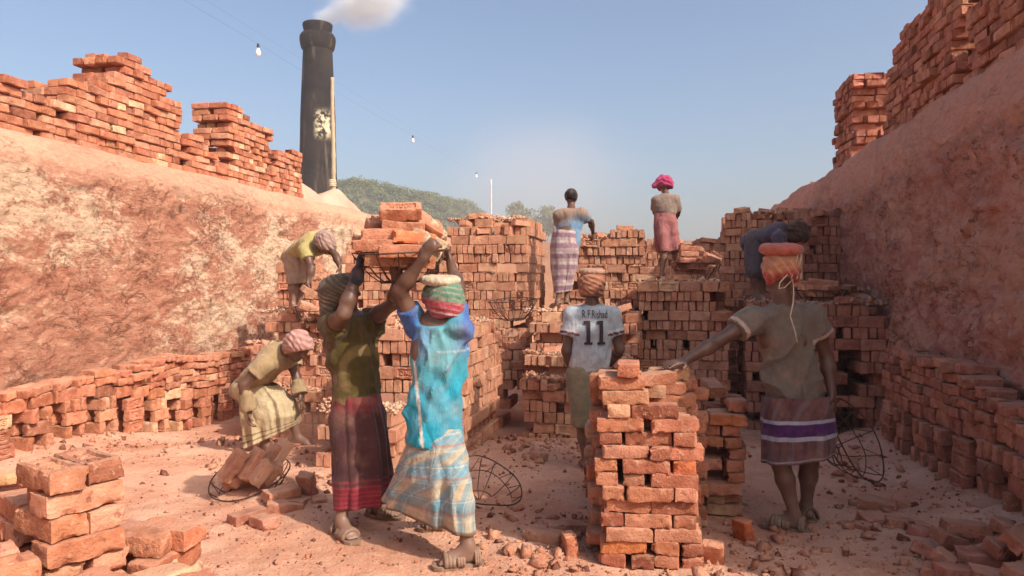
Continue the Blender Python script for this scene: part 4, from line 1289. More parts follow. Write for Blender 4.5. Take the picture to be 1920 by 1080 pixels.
def skirt(name, root, rings, depth, colfn, nu=220, nv=90, pleat=.012, npl=13, seed=0, back=(0, 1, 0), knees=None, twist=0.0, sq=.86):
    """wrapped cloth: rings given by their left and right points; hangs in pleats"""
    L = np.array([r_[0] for r_ in rings]); Rr = np.array([r_[1] for r_ in rings]); D = np.array([r_[2] if len(r_) > 2 else depth for r_ in rings])
    s = np.linspace(0, 1, len(rings)); tt = np.linspace(0, 1, nv)
    Li = np.stack([np.interp(tt, s, L[:, k]) for k in range(3)], 1); Ri = np.stack([np.interp(tt, s, Rr[:, k]) for k in range(3)], 1); Di = np.interp(tt, s, D)
    ker = np.array([1, 2, 3, 2, 1]) / 9.
    for A in (Li, Ri):
        for k in range(3): A[2:-2, k] = np.convolve(A[:, k], ker, 'valid')
    th = np.linspace(0, 2 * math.pi, nu, endpoint=False)
    C = (Li + Ri) / 2; H = (Ri - Li) / 2
    bk = np.asarray(back, float)
    V = np.zeros((nv, nu, 3)); UV = np.zeros((nv, nu, 2))
    arc = np.concatenate([[0], np.cumsum(np.linalg.norm(np.diff(C, axis=0), axis=1))])
    for i in range(nv):
        hw = np.linalg.norm(H[i]); e = H[i] / hw
        rx, ry = hw, Di[i]
        ph = vnoise(np.stack([np.cos(th) * 1.3 + seed, np.sin(th) * 1.3, np.full(nu, tt[i] * 1.4)], 1), seed) * 2.2
        amp = pleat * (.25 + .9 * tt[i])
        f1 = np.sin(npl * th + ph + twist * tt[i] * 5); f2 = np.sin(npl * 1.7 * th + 1.3 * ph + 1 + seed)
        sharp = np.sign(f1) * np.abs(f1) ** .7
        rip = amp * (sharp * .7 + .4 * f2) + .010 * vnoise(np.stack([np.cos(th) * 2.4, np.sin(th) * 2.4 + seed, np.full(nu, tt[i] * 5)], 1), seed + 5)
        ct, st = np.cos(th), np.sin(th)
        bx = np.sign(ct) * np.abs(ct) ** sq; by = np.sign(st) * np.abs(st) ** sq
        V[i] = C[i] + (bx * (rx + np.minimum(rip, .4 * rx) - amp * .8))[:, None] * e + (by * (ry + rip))[:, None] * bk
        UV[i, :, 0] = th * (rx + ry) * .5; UV[i, :, 1] = arc[i]
    bp = BODY.get(root.name)
    if bp is not None:
        Cc = np.repeat(C[:, None, :], nu, 1).reshape(-1, 3); Vq = V.reshape(-1, 3)
        dr = Vq - Cc; dr[:, 2] = 0; dr /= np.linalg.norm(dr, axis=1)[:, None] + 1e-9
        for _ in range(8):
            dd = sdf_prims(Vq, bp)
            Vq = Vq + dr * np.clip(.016 - dd, 0, .05)[:, None]
        V = Vq.reshape(nv, nu, 3)
        for _ in range(3): V[1:-1] = .5 * V[1:-1] + .125 * (V[:-2] + V[2:] + np.roll(V, 1, 1)[1:-1] + np.roll(V, -1, 1)[1:-1])
    Vf = V.reshape(-1, 3)
    i, j = np.meshgrid(np.arange(nv - 1), np.arange(nu), indexing='ij')
    j2 = (j + 1) % nu
    F = np.stack([i * nu + j, (i + 1) * nu + j, (i + 1) * nu + j2, i * nu + j2], -1).reshape(-1, 4)
    # turn the cloth in at the hem so that it has an edge
    last = (nv - 1) * nu
    inner = V[-1] * .985 + C[-1] * .015; inner2 = V[-2] * .98 + C[-2] * .02
    Vf = np.concatenate([Vf, inner, inner2]); n0 = nv * nu
    jj = np.arange(nu); jn = (jj + 1) % nu
    F = np.concatenate([F, np.stack([last + jj, n0 + jj, n0 + jn, last + jn], 1), np.stack([n0 + jj, n0 + nu + jj, n0 + nu + jn, n0 + jn], 1)])
    cols = colfn(UV.reshape(-1, 2), arc[-1], Vf[:n0])
    cols = np.concatenate([cols, cols[-nu:], cols[-nu:]])
    me = mesh_of(name, Vf - np.array(root.location), F, M_CLOTH, True, np.clip(cols, 0, 1))
    return obj(name, me, root)

def stripes(x, period, width, off=0.0, soft=.15):
    f = np.abs(((x + off) / period) % 1 - .5) * period
    return 1 - sstep(width * .5 * (1 - soft), width * .5 * (1 + soft), f)

def pad_ring(name, root, c, up, R0, r0, col, seed=0, wrap=18):
    """ring-shaped cushion worn on the head"""
    up = nz(up); e = nz(np.cross(up, [0.3, 1, 0.1])); g = np.cross(up, e)
    n, m = 72, 16
    a = np.linspace(0, 2 * math.pi, n, endpoint=False); b = np.linspace(0, 2 * math.pi, m, endpoint=False)
    A, Bb = np.meshgrid(a, b, indexing='ij')
    rr = r0 * (1 + .10 * np.abs(np.sin(A * wrap / 2 + Bb)) + .08 * np.sin(A * 3 + seed))
    rad = R0 + rr * np.cos(Bb) * np.where(np.cos(Bb) > 0, 1.0, 1.35); hgt = rr * .72 * np.sin(Bb)
    V = np.asarray(c) + (rad * np.cos(A))[..., None] * e + (rad * np.sin(A))[..., None] * g + hgt[..., None] * up
    i, j = np.meshgrid(np.arange(n), np.arange(m), indexing='ij')
    F = np.stack([i * m + j, ((i + 1) % n) * m + j, ((i + 1) % n) * m + (j + 1) % m, i * m + (j + 1) % m], -1).reshape(-1, 4)
    V = V.reshape(-1, 3)
    cc = np.asarray(col) * (1 + .18 * fbm(V * 40, 3, seed))[:, None] * (1 - .22 * (np.abs(np.sin(A * wrap / 2 + Bb)) < .25).reshape(-1, 1))
    V2 = np.concatenate([V, [np.asarray(c) + up * r0 * .3]])
    top = [(i_ * m + m // 4 + m // 8, ((i_ + 1) % n) * m + m // 4 + m // 8, n * m) for i_ in range(n)]
    me = mesh_of(name, V2 - np.array(root.location), [tuple(q) for q in F.tolist()] + top, M_CLOTH, True, np.clip(np.concatenate([cc, cc[:1] * .8]), 0, 1))
    return obj(name, me, root)

def sandal(root, a, t, gz, s=1.0, col=None):
    t = nz([t[0], t[1], 0]); l = np.array([-t[1], t[0], 0]); up = np.array([0, 0, 1.0])
    g = np.array([a[0], a[1], gz])
    out = [(-.085, .0), (-.075, .026), (-.03, .034), (.03, .034), (.09, .046), (.14, .046), (.175, .03), (.186, .0), (.175, -.03), (.14, -.044), (.09, -.042), (.03, -.030), (-.03, -.032), (-.075, -.026)]
    b = MB(); n = len(out)
    V = [g + t * x * 1.08 * s + l * y * s * 1.22 + up * (.001) for x, y in out] + [g + t * x * 1.08 * s + l * y * s * 1.22 + up * (.022) for x, y in out]
    b.add(V, [tuple(range(n))[::-1], tuple(range(n, 2 * n))] + [(i, (i + 1) % n, n + (i + 1) % n, n + i) for i in range(n)])
    so = obj('sandal', mesh_of('sandal', np.concatenate(b.V) - np.array(root.location), b.F, M_SANDAL), root)
    for x0, w in ((.105, .040), (.045, .028), (-.045, .022)):
        st = MB()
        for dx in (-w * .5, 0, w * .5):
            pts = [g + t * (x0 + dx) * s + l * math.cos(q) * .052 * s + up * (.02 + math.sin(q) * (.052 if x0 > 0 else .075) * s) for q in np.linspace(0, math.pi, 9)]
            st.tube(pts, w * .36 * s, 6)
        so2 = obj('strap', mesh_of('strap', np.concatenate(st.V) - np.array(root.location), st.F, M_SANDAL, True), so)
    return so

def turban_disp(c, up, tilt, amp=.011, freq=85, seed=0):
    n = nz(np.asarray(up, float) + np.asarray(tilt, float))
    def f(P):
        h = (P - c) @ n + .02 * vnoise(P * 9, seed)
        n2 = nz(np.asarray(up, float) - 1.3 * np.asarray(tilt, float) + np.array([.1, .5, 0]))
        g = (P - c) @ n2 + .025 * vnoise(P * 8, seed + 2)
        m = sstep(-.12, .12, vnoise(P * 6.5, seed + 3))
        a = np.abs(np.sin(h * freq)) ** .7; b = np.abs(np.sin(g * freq * .9)) ** .7
        return -amp * 1.25 * (a * m + b * (1 - m) - .5) - .005 * vnoise(P * 30, seed + 1)
    return f

# ------------------------------------------------------------------ the nine workers
def person_root(label, base, group='brick carriers at work in the kiln'):
    return empty('person', base, label, 'person', group)

def torso_prims(hip, chest, shl, shr, front, infl=0.0, wide=1.0, s=1.0):
    hip, chest, shl, shr = (np.asarray(x, float) for x in (hip, chest, shl, shr))
    mid = hip * .55 + chest * .45
    top = (shl + shr) / 2
    i = infl; w = wide * s
    return [prim(hip, mid, .142 * w + i, .134 * w + i, .04, .70, front), prim(mid, chest, .134 * w + i, .152 * w + i, .05, .68, front), prim(chest, top, .145 * w + i, .10 * s + i, .05, .66, front), prim(shl, shr, .058 * s + i, .058 * s + i, .05)]

def build_body(root, g, hip, chest, neck, head, face, up, shl, shr, ell, elr, wrl, wrr, front, legs, hands, h=.0095, legdust=.55, s=1.0):
    P = torso_prims(hip, chest, shl, shr, front, 0, 1, s)
    P.append(prim((np.asarray(shl) + np.asarray(shr)) / 2, neck, .060 * s, .054 * s, .04)); hp, at_ = head_prims(head, up, face, s)
    P.append(prim(neck, np.asarray(head) - nz(up) * .05 * s, .053 * s, .050 * s, .02))
    P += hp
    ra = [x * s for x in (.054, .039, .042, .027)]; rl = [x * s for x in (.084, .054, .054, .033)]
    P += limb(shl, ell, wrl, ra) + limb(shr, elr, wrr, ra)
    for (w, d, n, c, sd) in hands: P += hand_prims(w, d, n, c, sd, s)
    B = torso_prims(hip, chest, shl, shr, front, 0, 1, s)[:1]
    for (hj, kn, an, toe, gz) in legs:
        lp = limb(hj, kn, an, rl, .035)
        P += lp; B += lp
        P += foot_prims(an, toe, s, gz)
    BODY[root.name] = B
    blob('body', root, P, h, M_SKIN, skin_cols(g, legdust), it=1)
    return at_

# -- man in the olive shirt, facing right, holding up the basket
def man_olive():
    g = fz(-1.05, 4.45)
    root = person_root('man in olive shirt and maroon lungi lifting the loaded basket with a gloved hand', (-1.02, 4.5, g))
    front = nz([.75, -.66, 0])
    shr, shl = J(624, 612, 4.40), J(690, 604, 4.64)
    hip, chest = J(671, 775, 4.56), J(657, 640, 4.53)
    neck, head = J(647, 590, 4.53), J(637, 551, 4.50)
    elr, wrr = J(645, 588, 4.17), J(671, 511, 4.21)
    ell, wrl = J(738, 568, 4.46), J(744, 527, 4.27)
    ar, al = np.array([*J(640, 975, 4.42)]), np.array([*J(708, 948, 4.78)])
    gr, gl = fz(ar[0], ar[1]) + .018, fz(al[0], al[1]) + .018
    ar[2] = gr + .085; al[2] = gl + .085
    hr, hl = hip + np.array([-.07, -.06, -.03]), hip + np.array([.07, .06, -.03])
    kr, kl = J(652, 872, 4.46), J(704, 868, 4.64)
    tr, tl = np.array([.62, -.78, 0]), np.array([.96, -.28, 0])
    at_ = build_body(root, g, hip, chest, neck, head, [.85, .1, .22], [-.18, 0, 1], shl, shr, ell, elr, wrl, wrr, front,
               [(hr, kr, ar, tr, gr), (hl, kl, al, tl, gl)],
               [(wrr, J(678, 478, 4.24) - wrr, [.8, .35, .2], .75, 1), (wrl, J(742, 510, 4.22) - wrl, [.1, -.2, 1.0], .5, -1)])
    OL, OL2, DK = np.array((.085, .060, .016)), np.array((.20, .145, .055)), np.array((.045, .030, .010))
    c0 = J(676, 700, 4.4)
    def col(V):
        px = 960 + V[:, 0] / V[:, 1] * FPX; py = 525 - (V[:, 2] - EYE) / V[:, 1] * FPX
        q = np.stack([V[:, 0], V[:, 1], V[:, 2]], 1)
        a = np.sqrt(((V[:, 0] - c0[0] + .0) / .135) ** 2 + ((V[:, 2] - c0[2]) / .17) ** 2) + .12 * fbm(V * 9, 2, 3)
        band = sstep(.62, .72, a) * (1 - sstep(.98, 1.08, a)) * sstep(-.10, .0, V[:, 2] - c0[2])
        c = mixc(OL, OL2, band * .9)
        c = mixc(c, (.26, .20, .085), sstep(.06, .0, V[:, 2] - J(660, 752, 4.5)[2]) * .55)
        return c * (1 + .2 * fbm(V * 5, 3, 2))[:, None]
    hem = J(668, 762, 4.55)
    low = hip + (hip - chest) * .25
    pr = torso_prims(low, chest, shl, shr, front, .012, .92) + [prim(low, chest, .150, .13, .04, .80, front)]
    blob('shirt', root, pr, .011, M_CLOTH, col, [(hem, [.15, 0, -1]), (neck + np.array([0, 0, -.012]), [-.1, 0.05, 1])], folds(hip, .030, 2.6, 9, 21), sleeves=[(shr, shr + (elr - shr) * .30, .078, .076), (shl, shl + (ell - shl) * .26, .078, .074)])
    MA, RD = np.array((.060, .022, .024)), np.array((.20, .018, .030))
    def lc(uv, Lh, V):
        v = Lh - uv[:, 1]
        c = mixc(MA, np.array((.085, .034, .032)), .5 + .5 * fbm(V * 5, 3, 4))
        b = 1 - sstep(.13, .15, v)
        c = mixc(c, RD, b * .85)
        c = mixc(c, (.30, .05, .06), b * stripes(v, .028, .008) * .6)
        c = mixc(c, (.16, .03, .04), stripes(v, 9, .015, 9 * .5 - .165))
        c = mixc(c, RD * .9, sstep(.0, .9, 1 - uv[:, 1] / .14) * .9)
        return c
    d = 4.54
    q = lambda x, y: J(x, y, d)
    skirt('lungi', root, [(q(624, 742), q(712, 736), .135), (q(620, 770), q(719, 765), .15), (q(621, 830), q(730, 825), .16), (q(622, 890), q(736, 880), .165), (q(624, 944), q(738, 934), .17)], .16, lc, pleat=.016, npl=9, seed=3, back=nz([-.25, .97, 0]))
    # head cloth: brown and cream striped, hanging over the nape
    hp, _ = head_prims(head, [-.18, 0, 1], [.85, .1, .22])
    W = [prim(at_(0, -.028, .032), at_(0, .026, .038), .090, .084, .03), prim(at_(0, -.055, .0), at_(0, -.085, -.09), .066, .046, .05, .8, [0, 1, 0]), prim(at_(0, -.08, -.08), at_(.0, -.105, -.145), .044, .028, .04)]
    def wc(V):
        h = (V - head) @ nz([.55, -.2, .85]) + .012 * vnoise(V * 12, 3)
        s_ = stripes(h, .024, .009, 0, .6)
        return mixc((.10, .07, .048), (.32, .24, .165), np.clip(s_ * .8 * (.55 + .8 * vnoise(V * 14, 6)), 0, 1)) * (1 + .2 * fbm(V * 20, 2, 2))[:, None]
    blob('head_cloth', root, W, .0085, M_CLOTH, wc, [(at_(0, .075, .03), np.asarray([.85, .1, .0])), (at_(0, .05, -.0), nz([1, .1, -.75]))], turban_disp(head, [0, 0, 1], [.6, -.2, 0], .007, 130, 4))
    # dark glove on the near hand
    GP = [prim(p[0], p[1], p[2] + .007, p[3] + .007, .012, p[5], p[6]) for p in hand_prims(wrr, J(678, 478, 4.24) - wrr, [.8, .35, .2], .75, 1)] + [prim(wrr - nz(J(678, 478, 4.24) - wrr) * .045, wrr, .040, .038, .02)]
    blob('glove', root, GP, .007, M_CLOTH, (.030, .034, .042), (), wrinkle(.004, (30, 30, 30), 5))
    sandal(root, ar, tr, gr - .018); sandal(root, al, tl, gl - .018)
man_olive()

# -- man in the blue shirt, back to us, under the basket
def man_blue():
    ar = J(878, 1042, 3.93); al = J(842, 972, 4.48)
    gr, gl = fz(ar[0], ar[1]) + .02, fz(al[0], al[1]) + .02
    ar[2] = gr + .085; al[2] = gl + .095
    root = person_root('man in turquoise and blue shirt and checked lungi striding under the raised basket', (-.42, 4.2, fz(-.42, 4.2)))
    front = nz([-.45, .89, 0])
    shl, shr = J(782, 610, 4.22), J(858, 610, 4.12)
    hip, chest = J(814, 815, 4.18), J(822, 660, 4.15)
    neck, head = J(831, 606, 4.15), J(829, 570, 4.17)
    ell, wrl = J(749, 546, 4.10), J(794, 484, 4.03)
    elr, wrr = J(858, 540, 4.28), J(844, 492, 4.44)
    hl, hr = hip + np.array([-.075, .05, -.03]), hip + np.array([.075, -.04, -.03])
    kr, kl = J(858, 905, 3.98), J(806, 892, 4.36)
    tr, tl = np.array([-.96, -.22, 0]), np.array([-.97, .1, 0])
    face = [-.62, .77, .10]
    at_ = build_body(root, gr, hip, chest, neck, head, face, [-.05, 0, 1], shl, shr, ell, elr, wrl, wrr, front,
               [(hr, kr, ar, tr, gr), (hl, kl, al, tl, gl)],
               [(wrl, J(808, 461, 4.02) - wrl, [.45, .8, .3], .72, 1), (wrr, J(838, 468, 4.46) - wrr, [-.7, 0, .6], .6, -1)])
    BL_, CY, CY2 = np.array((.050, .115, .31)), np.array((.020, .28, .39)), np.array((.065, .29, .34))
    zs, zw = J(820, 660, 4.15)[2], J(820, 760, 4.15)[2]
    def col(V):
        t = sstep(zs - .10, zs + .06, V[:, 2] + .25 * (np.abs(V[:, 0] - chest[0]) - .10) + .03 * fbm(V * 6, 2, 3))
        c = mixc(CY, CY2, sstep(zs - .25, zs + .02, V[:, 2]))
        arm = np.maximum(sstep(.10, .17, -(V[:, 0] - J(822, 600, 4.15)[0])), sstep(.12, .17, V[:, 0] - J(826, 600, 4.15)[0]))
        c = mixc(c, BL_, np.clip(arm * sstep(zs - .03, zs + .05, V[:, 2]) + t * sstep(.02, .12, np.abs(V[:, 0] - neck[0])) * .6, 0, 1))
        # pale worn piping down the side
        pipe = stripes(V[:, 0] - (J(790, 700, 4.15)[0] - .10 * (V[:, 2] - zw)), 9, .016, 4.5) * (1 - sstep(zs - .06, zs - .02, V[:, 2])) * (V[:, 1] < hip[1] + .02)
        c = mixc(c, (.62, .52, .42), pipe * .9)
        # faded print line across the back
        pr_ = stripes(V[:, 2] - (zs + .012), 9, .018, 4.5) * (np.abs(V[:, 0] - J(850, 660, 4.1)[0]) < .085)
        c = mixc(c, (.45, .55, .55), pr_ * (.35 + .3 * vnoise(V * 90, 3)))
        c = mixc(c, (.42, .33, .25), .16 * sstep(-.1, .5, fbm(V * 5, 3, 6)))
        return c
    low = J(814, 850, 4.18); hem = J(814, 833, 4.18)
    pr = torso_prims(low, chest, shl, shr, front, .012, .89) + [prim(low, chest, .168, .126, .04, .82, front)]
    base = folds(hip, .028, 2.4, 9, 31)
    def dis(P):
        # long folds drawn from the hip up to the raised shoulders
        q = (P[:, 2] - low[2]) * .55 + (P[:, 0] - low[0]) * 1.0
        fold = np.abs(np.sin(q * 26 + 2.0 * vnoise(P * 4, 9)))
        return base(P) - .008 * (fold ** 1.5 - .5) * (1 - sstep(zs - .08, zs + .05, P[:, 2]))
    blob('shirt', root, pr, .0105, M_CLOTH, col, [(hem, [-.12, 0, -1]), (neck + np.array([0, 0, .004]), [.0, -.25, 1])], dis, sleeves=[(shl, shl + (ell - shl) * .55, .072, .068), (shr, shr + (elr - shr) * .5, .070, .064)])
    def lc(uv, Lh, V):
        c = np.tile(np.array((.40, .33, .23)), (len(uv), 1))
        c = mixc(c, (.10, .26, .33), stripes(uv[:, 0], .16, .075) * .65)
        c = mixc(c, (.09, .25, .33), stripes(uv[:, 1], .17, .08, .03) * .65)
        c = mixc(c, (.56, .49, .38), stripes(uv[:, 0], .08, .008, .02) * .5)
        c = mixc(c, (.54, .46, .36), stripes(uv[:, 1], .085, .008, .015) * .5)
        c = mixc(c, (.36, .13, .07), stripes(uv[:, 1], .17, .009, .0) * .6)
        c = mixc(c, (.16, .10, .06), 1 - sstep(.012, .02, Lh - uv[:, 1]))
        return c
    q = lambda x, y, dd: J(x, y, dd)
    skirt('lungi', root, [(q(778, 800, 4.20), q(854, 800, 4.15), .105), (q(757, 845, 4.26), q(866, 845, 4.10), .15), (q(741, 885, 4.32), q(876, 895, 4.00), .16), (q(727, 913, 4.36), q(884, 945, 3.96), .15), (q(714, 936, 4.40), q(886, 1002, 3.93), .11)], .15, lc, pleat=.020, npl=8, seed=8, back=nz([.1, 1, 0]), sq=.7)
    # striped head cloth: green band above, rose band below
    W = [prim(at_(0, -.035, .035), at_(0, .03, .04), .106, .098, .03), prim(at_(0, -.055, -.03), at_(0, -.03, -.05), .085, .080, .04)]
    zh = head[2]
    def wc(V):
        h = V[:, 2] - zh + .18 * (V[:, 0] - head[0])
        c = mixc((.36, .055, .075), (.10, .20, .13), sstep(.02, .03, h))
        c = mixc(c, (.62, .56, .5), stripes(h, 9, .010, 4.5 + .045) * .8)
        c = mixc(c, (.40, .25, .22), stripes(h, .03, .008) * .5)
        return c
    blob('head_cloth', root, W, .0085, M_CLOTH, wc, [(at_(0, .06, -.02), nz([-.62, .77, -.3])), (at_(0, -.03, -.085), [.1, -.15, -1]), (at_(0, 0, .125), [0, 0, 1])], turban_disp(head, [0, 0, 1], [.2, 0, 0], .008, 100, 9))
    pad_ring('head_pad', root, at_(0, -.01, .135) + np.array([-.01, 0, 0]), [.03, -.10, 1], .082, .034, (.50, .40, .28), 2)
    sandal(root, ar, tr, gr - .02); sandal(root, al, tl, gl - .02)
man_blue()

def print_on(root, text, shirt, centre, width, height, mat, eye=(0, 0, EYE), name='print'):
    """lettering printed on a shirt: flat letters laid onto the cloth"""
    cu = bpy.data.curves.new('letters', 'FONT'); cu.body = text; cu.align_x = 'CENTER'; cu.align_y = 'CENTER'; cu.resolution_u = 3
    to = bpy.data.objects.new('letters', cu); COL.objects.link(to)
    dg = bpy.context.evaluated_depsgraph_get(); dg.update()
    me = bpy.data.meshes.new_from_object(to.evaluated_get(dg))
    bpy.data.objects.remove(to)
    import bmesh
    bm = bmesh.new(); bm.from_mesh(me)
    bmesh.ops.triangulate(bm, faces=bm.faces)
    for _ in range(2): bmesh.ops.subdivide_edges(bm, edges=[e for e in bm.edges if e.calc_length() > .18], cuts=1)
    bm.to_mesh(me); bm.free()
    V = np.array([v.co[:] for v in me.vertices])
    mn, mx = V[:, :2].min(0), V[:, :2].max(0)
    V[:, 0] = (V[:, 0] - (mn[0] + mx[0]) / 2) * width / (mx[0] - mn[0]); V[:, 1] = (V[:, 1] - (mn[1] + mx[1]) / 2) * height / (mx[1] - mn[1])
    return drape(root, V[:, :2], [tuple(p.vertices) for p in me.polygons], shirt, centre, mat, name)

def drape(root, V2, F, shirt, centre, mat, name, off=.0095):
    from mathutils.bvhtree import BVHTree
    sm = shirt.data
    rl = Vector(root.location)
    bvh = BVHTree.FromPolygons([v.co.copy() for v in sm.vertices], [tuple(p.vertices) for p in sm.polygons])
    P = []
    last = centre[1]
    for x, y in V2:
        o = Vector((centre[0] + x, centre[1] - .6, centre[2] + y)) - rl
        hit = bvh.ray_cast(o, Vector((0, 1, 0)))
        last = hit[0].y - off if hit[0] is not None else last
        P.append((o.x, last, o.z))
    return obj(name, mesh_of(name, np.array(P), F, mat, True), root)

# -- man in the printed football jersey, back to us, in the shade
def man_jersey():
    d = 6.0
    gx = J(1098, 880, d); g = fz(gx[0], d)
    root = person_root('man in pale grey jersey printed with a name and number 11, standing in shade', (.62, d, g))
    q = lambda x, y, dd=d: J(x, y, dd)
    shl, shr = q(1075, 592), q(1147, 592)
    hip, chest = q(1105, 720), q(1110, 622)
    neck, head = q(1110, 568), q(1109, 538)
    ell, wrl = q(1062, 658, 5.98), q(1078, 705, 6.12)
    elr, wrr = q(1162, 655, 6.0), q(1148, 678, 6.24)
    al, ar = q(1099, 872), q(1128, 872, 6.1)
    for a in (al, ar): a[2] = fz(a[0], a[1]) + .085
    kl, kr = q(1094, 800, 5.95), q(1122, 800, 6.03)
    at_ = build_body(root, g, hip, chest, neck, head, [.05, 1, -.05], [0, 0, 1], shl, shr, ell, elr, wrl, wrr, [0, 1, 0],
               [(hip + np.array([-.075, 0, -.03]), kl, al, [-.1, 1], al[2] - .085), (hip + np.array([.075, 0, -.03]), kr, ar, [.2, 1], ar[2] - .085)],
               [(wrl, [.1, .5, -.9], [.8, .3, 0], .45, 1), (wrr, [-.3, .9, -.4], [-.6, .2, 0], .5, -1)], h=.011)
    low, hem = q(1102, 712), q(1102, 697)
    GY = np.array((.40, .44, .47))
    def col(V):
        c = mixc(GY, (.50, .42, .34), .55 * (1 - sstep(0, .16, V[:, 2] - hem[2])) + .15 * sstep(0, .4, fbm(V * 6, 3, 4)))
        for s_, e_ in ((shl, ell), (shr, elr)):
            t = (V - s_) @ nz(e_ - s_) / np.linalg.norm(e_ - s_)
            out = (np.sign(s_[0] - chest[0]) * (V[:, 0] - s_[0])) > -.04
            c = mixc(c, (.12, .03, .04), out * (np.abs(t - .50) < .035)); c = mixc(c, (.62, .60, .58), out * (np.abs(t - .43) < .03))
        c = mixc(c, (.30, .33, .36), (np.abs(V[:, 2] - neck[2] + .012) < .014) * (np.abs(V[:, 0] - neck[0]) < .085))
        return c
    pr = torso_prims(low, chest, shl, shr, [0, 1, 0], .018, .98)
    sh = blob('jersey', root, pr, .011, M_CLOTH, col, [(hem, [.05, 0, -1]), (neck + np.array([0, 0, .0]), [0, -.2, 1])], folds(hip, .022, 2.4, 8, 41), sleeves=[(shl, shl + (ell - shl) * .58, .074, .072), (shr, shr + (elr - shr) * .58, .074, .072)])
    SH = np.array((.17, .15, .085))
    pr = [prim(hip + np.array([-.07, 0, .06]), kl + np.array([-.0, 0, .03]), .125, .098, .03), prim(hip + np.array([.07, 0, .06]), kr + np.array([0, 0, .03]), .125, .098, .03)]
    blob('shorts', root, pr, .012, M_CLOTH, lambda V: mixc(SH, (.26, .20, .13), .5 + .5 * fbm(V * 6, 3, 3)), [(q(1100, 797), [0, 0, -1])], wrinkle(.012, (9, 9, 5), 43))
    W = [prim(at_(0, -.02, .035), at_(0, .02, .04), .108, .104, .03), prim(at_(0, -.03, -.03), at_(0, 0, -.03), .095, .09, .03)]
    blob('head_cloth', root, W, .0095, M_CLOTH, lambda V: mixc((.26, .085, .045), (.40, .19, .11), .5 + .5 * np.sin((V[:, 2] + .4 * V[:, 0]) * 120 + 3 * vnoise(V * 15, 2))), [(at_(0, 0, -.085), [0, -.2, -1]), (at_(0, 0, .115), [0, 0, 1])], turban_disp(head, [0, 0, 1], [.5, 0, 0], .011, 95, 5))
    pad_ring('head_pad', root, at_(0, 0, .125), [0, -.05, 1], .07, .036, (.42, .24, .16), 5)
    ink = plain('dark_print', (.035, .022, .025), (.07, .045, .045), .8)
    cx = q(1113, 587)
    print_on(root, 'R F.Rishad', sh, q(1113, 588), 46 * d / FPX, 15 * d / FPX, ink, name='name_print')
    # the two slab-serif ones
    k = d / FPX
    for ox in (-12.5, 11.5):
        poly = [(-7.5, -22), (7.5, -22), (7.5, -17.5), (3.4, -17.5), (3.4, 22), (-2.5, 22), (-9, 20), (-9, 14), (-4, 16), (-4, -17.5), (-7.5, -17.5)]
        V2, F = [], []
        cells = [((-7.5, 7.5), (-22, -17.5)), ((-3.6, 3.4), (-17.6, 22)), ((-8.5, -3.5), (15.5, 21.5))]
        for (x0, x1), (y0, y1) in cells:
            nx, ny = 3, max(2, int((y1 - y0) / 3))
            b0 = len(V2)
            for j in range(ny + 1):
                for i in range(nx + 1): V2.append(((x0 + (x1 - x0) * i / nx + ox) * k, (y0 + (y1 - y0) * j / ny) * k))
            for j in range(ny):
                for i in range(nx): F.append((b0 + j * (nx + 1) + i, b0 + j * (nx + 1) + i + 1, b0 + (j + 1) * (nx + 1) + i + 1, b0 + (j + 1) * (nx + 1) + i))
        drape(root, V2, F, sh, q(1113, 622), ink, 'number_print')
man_jersey()

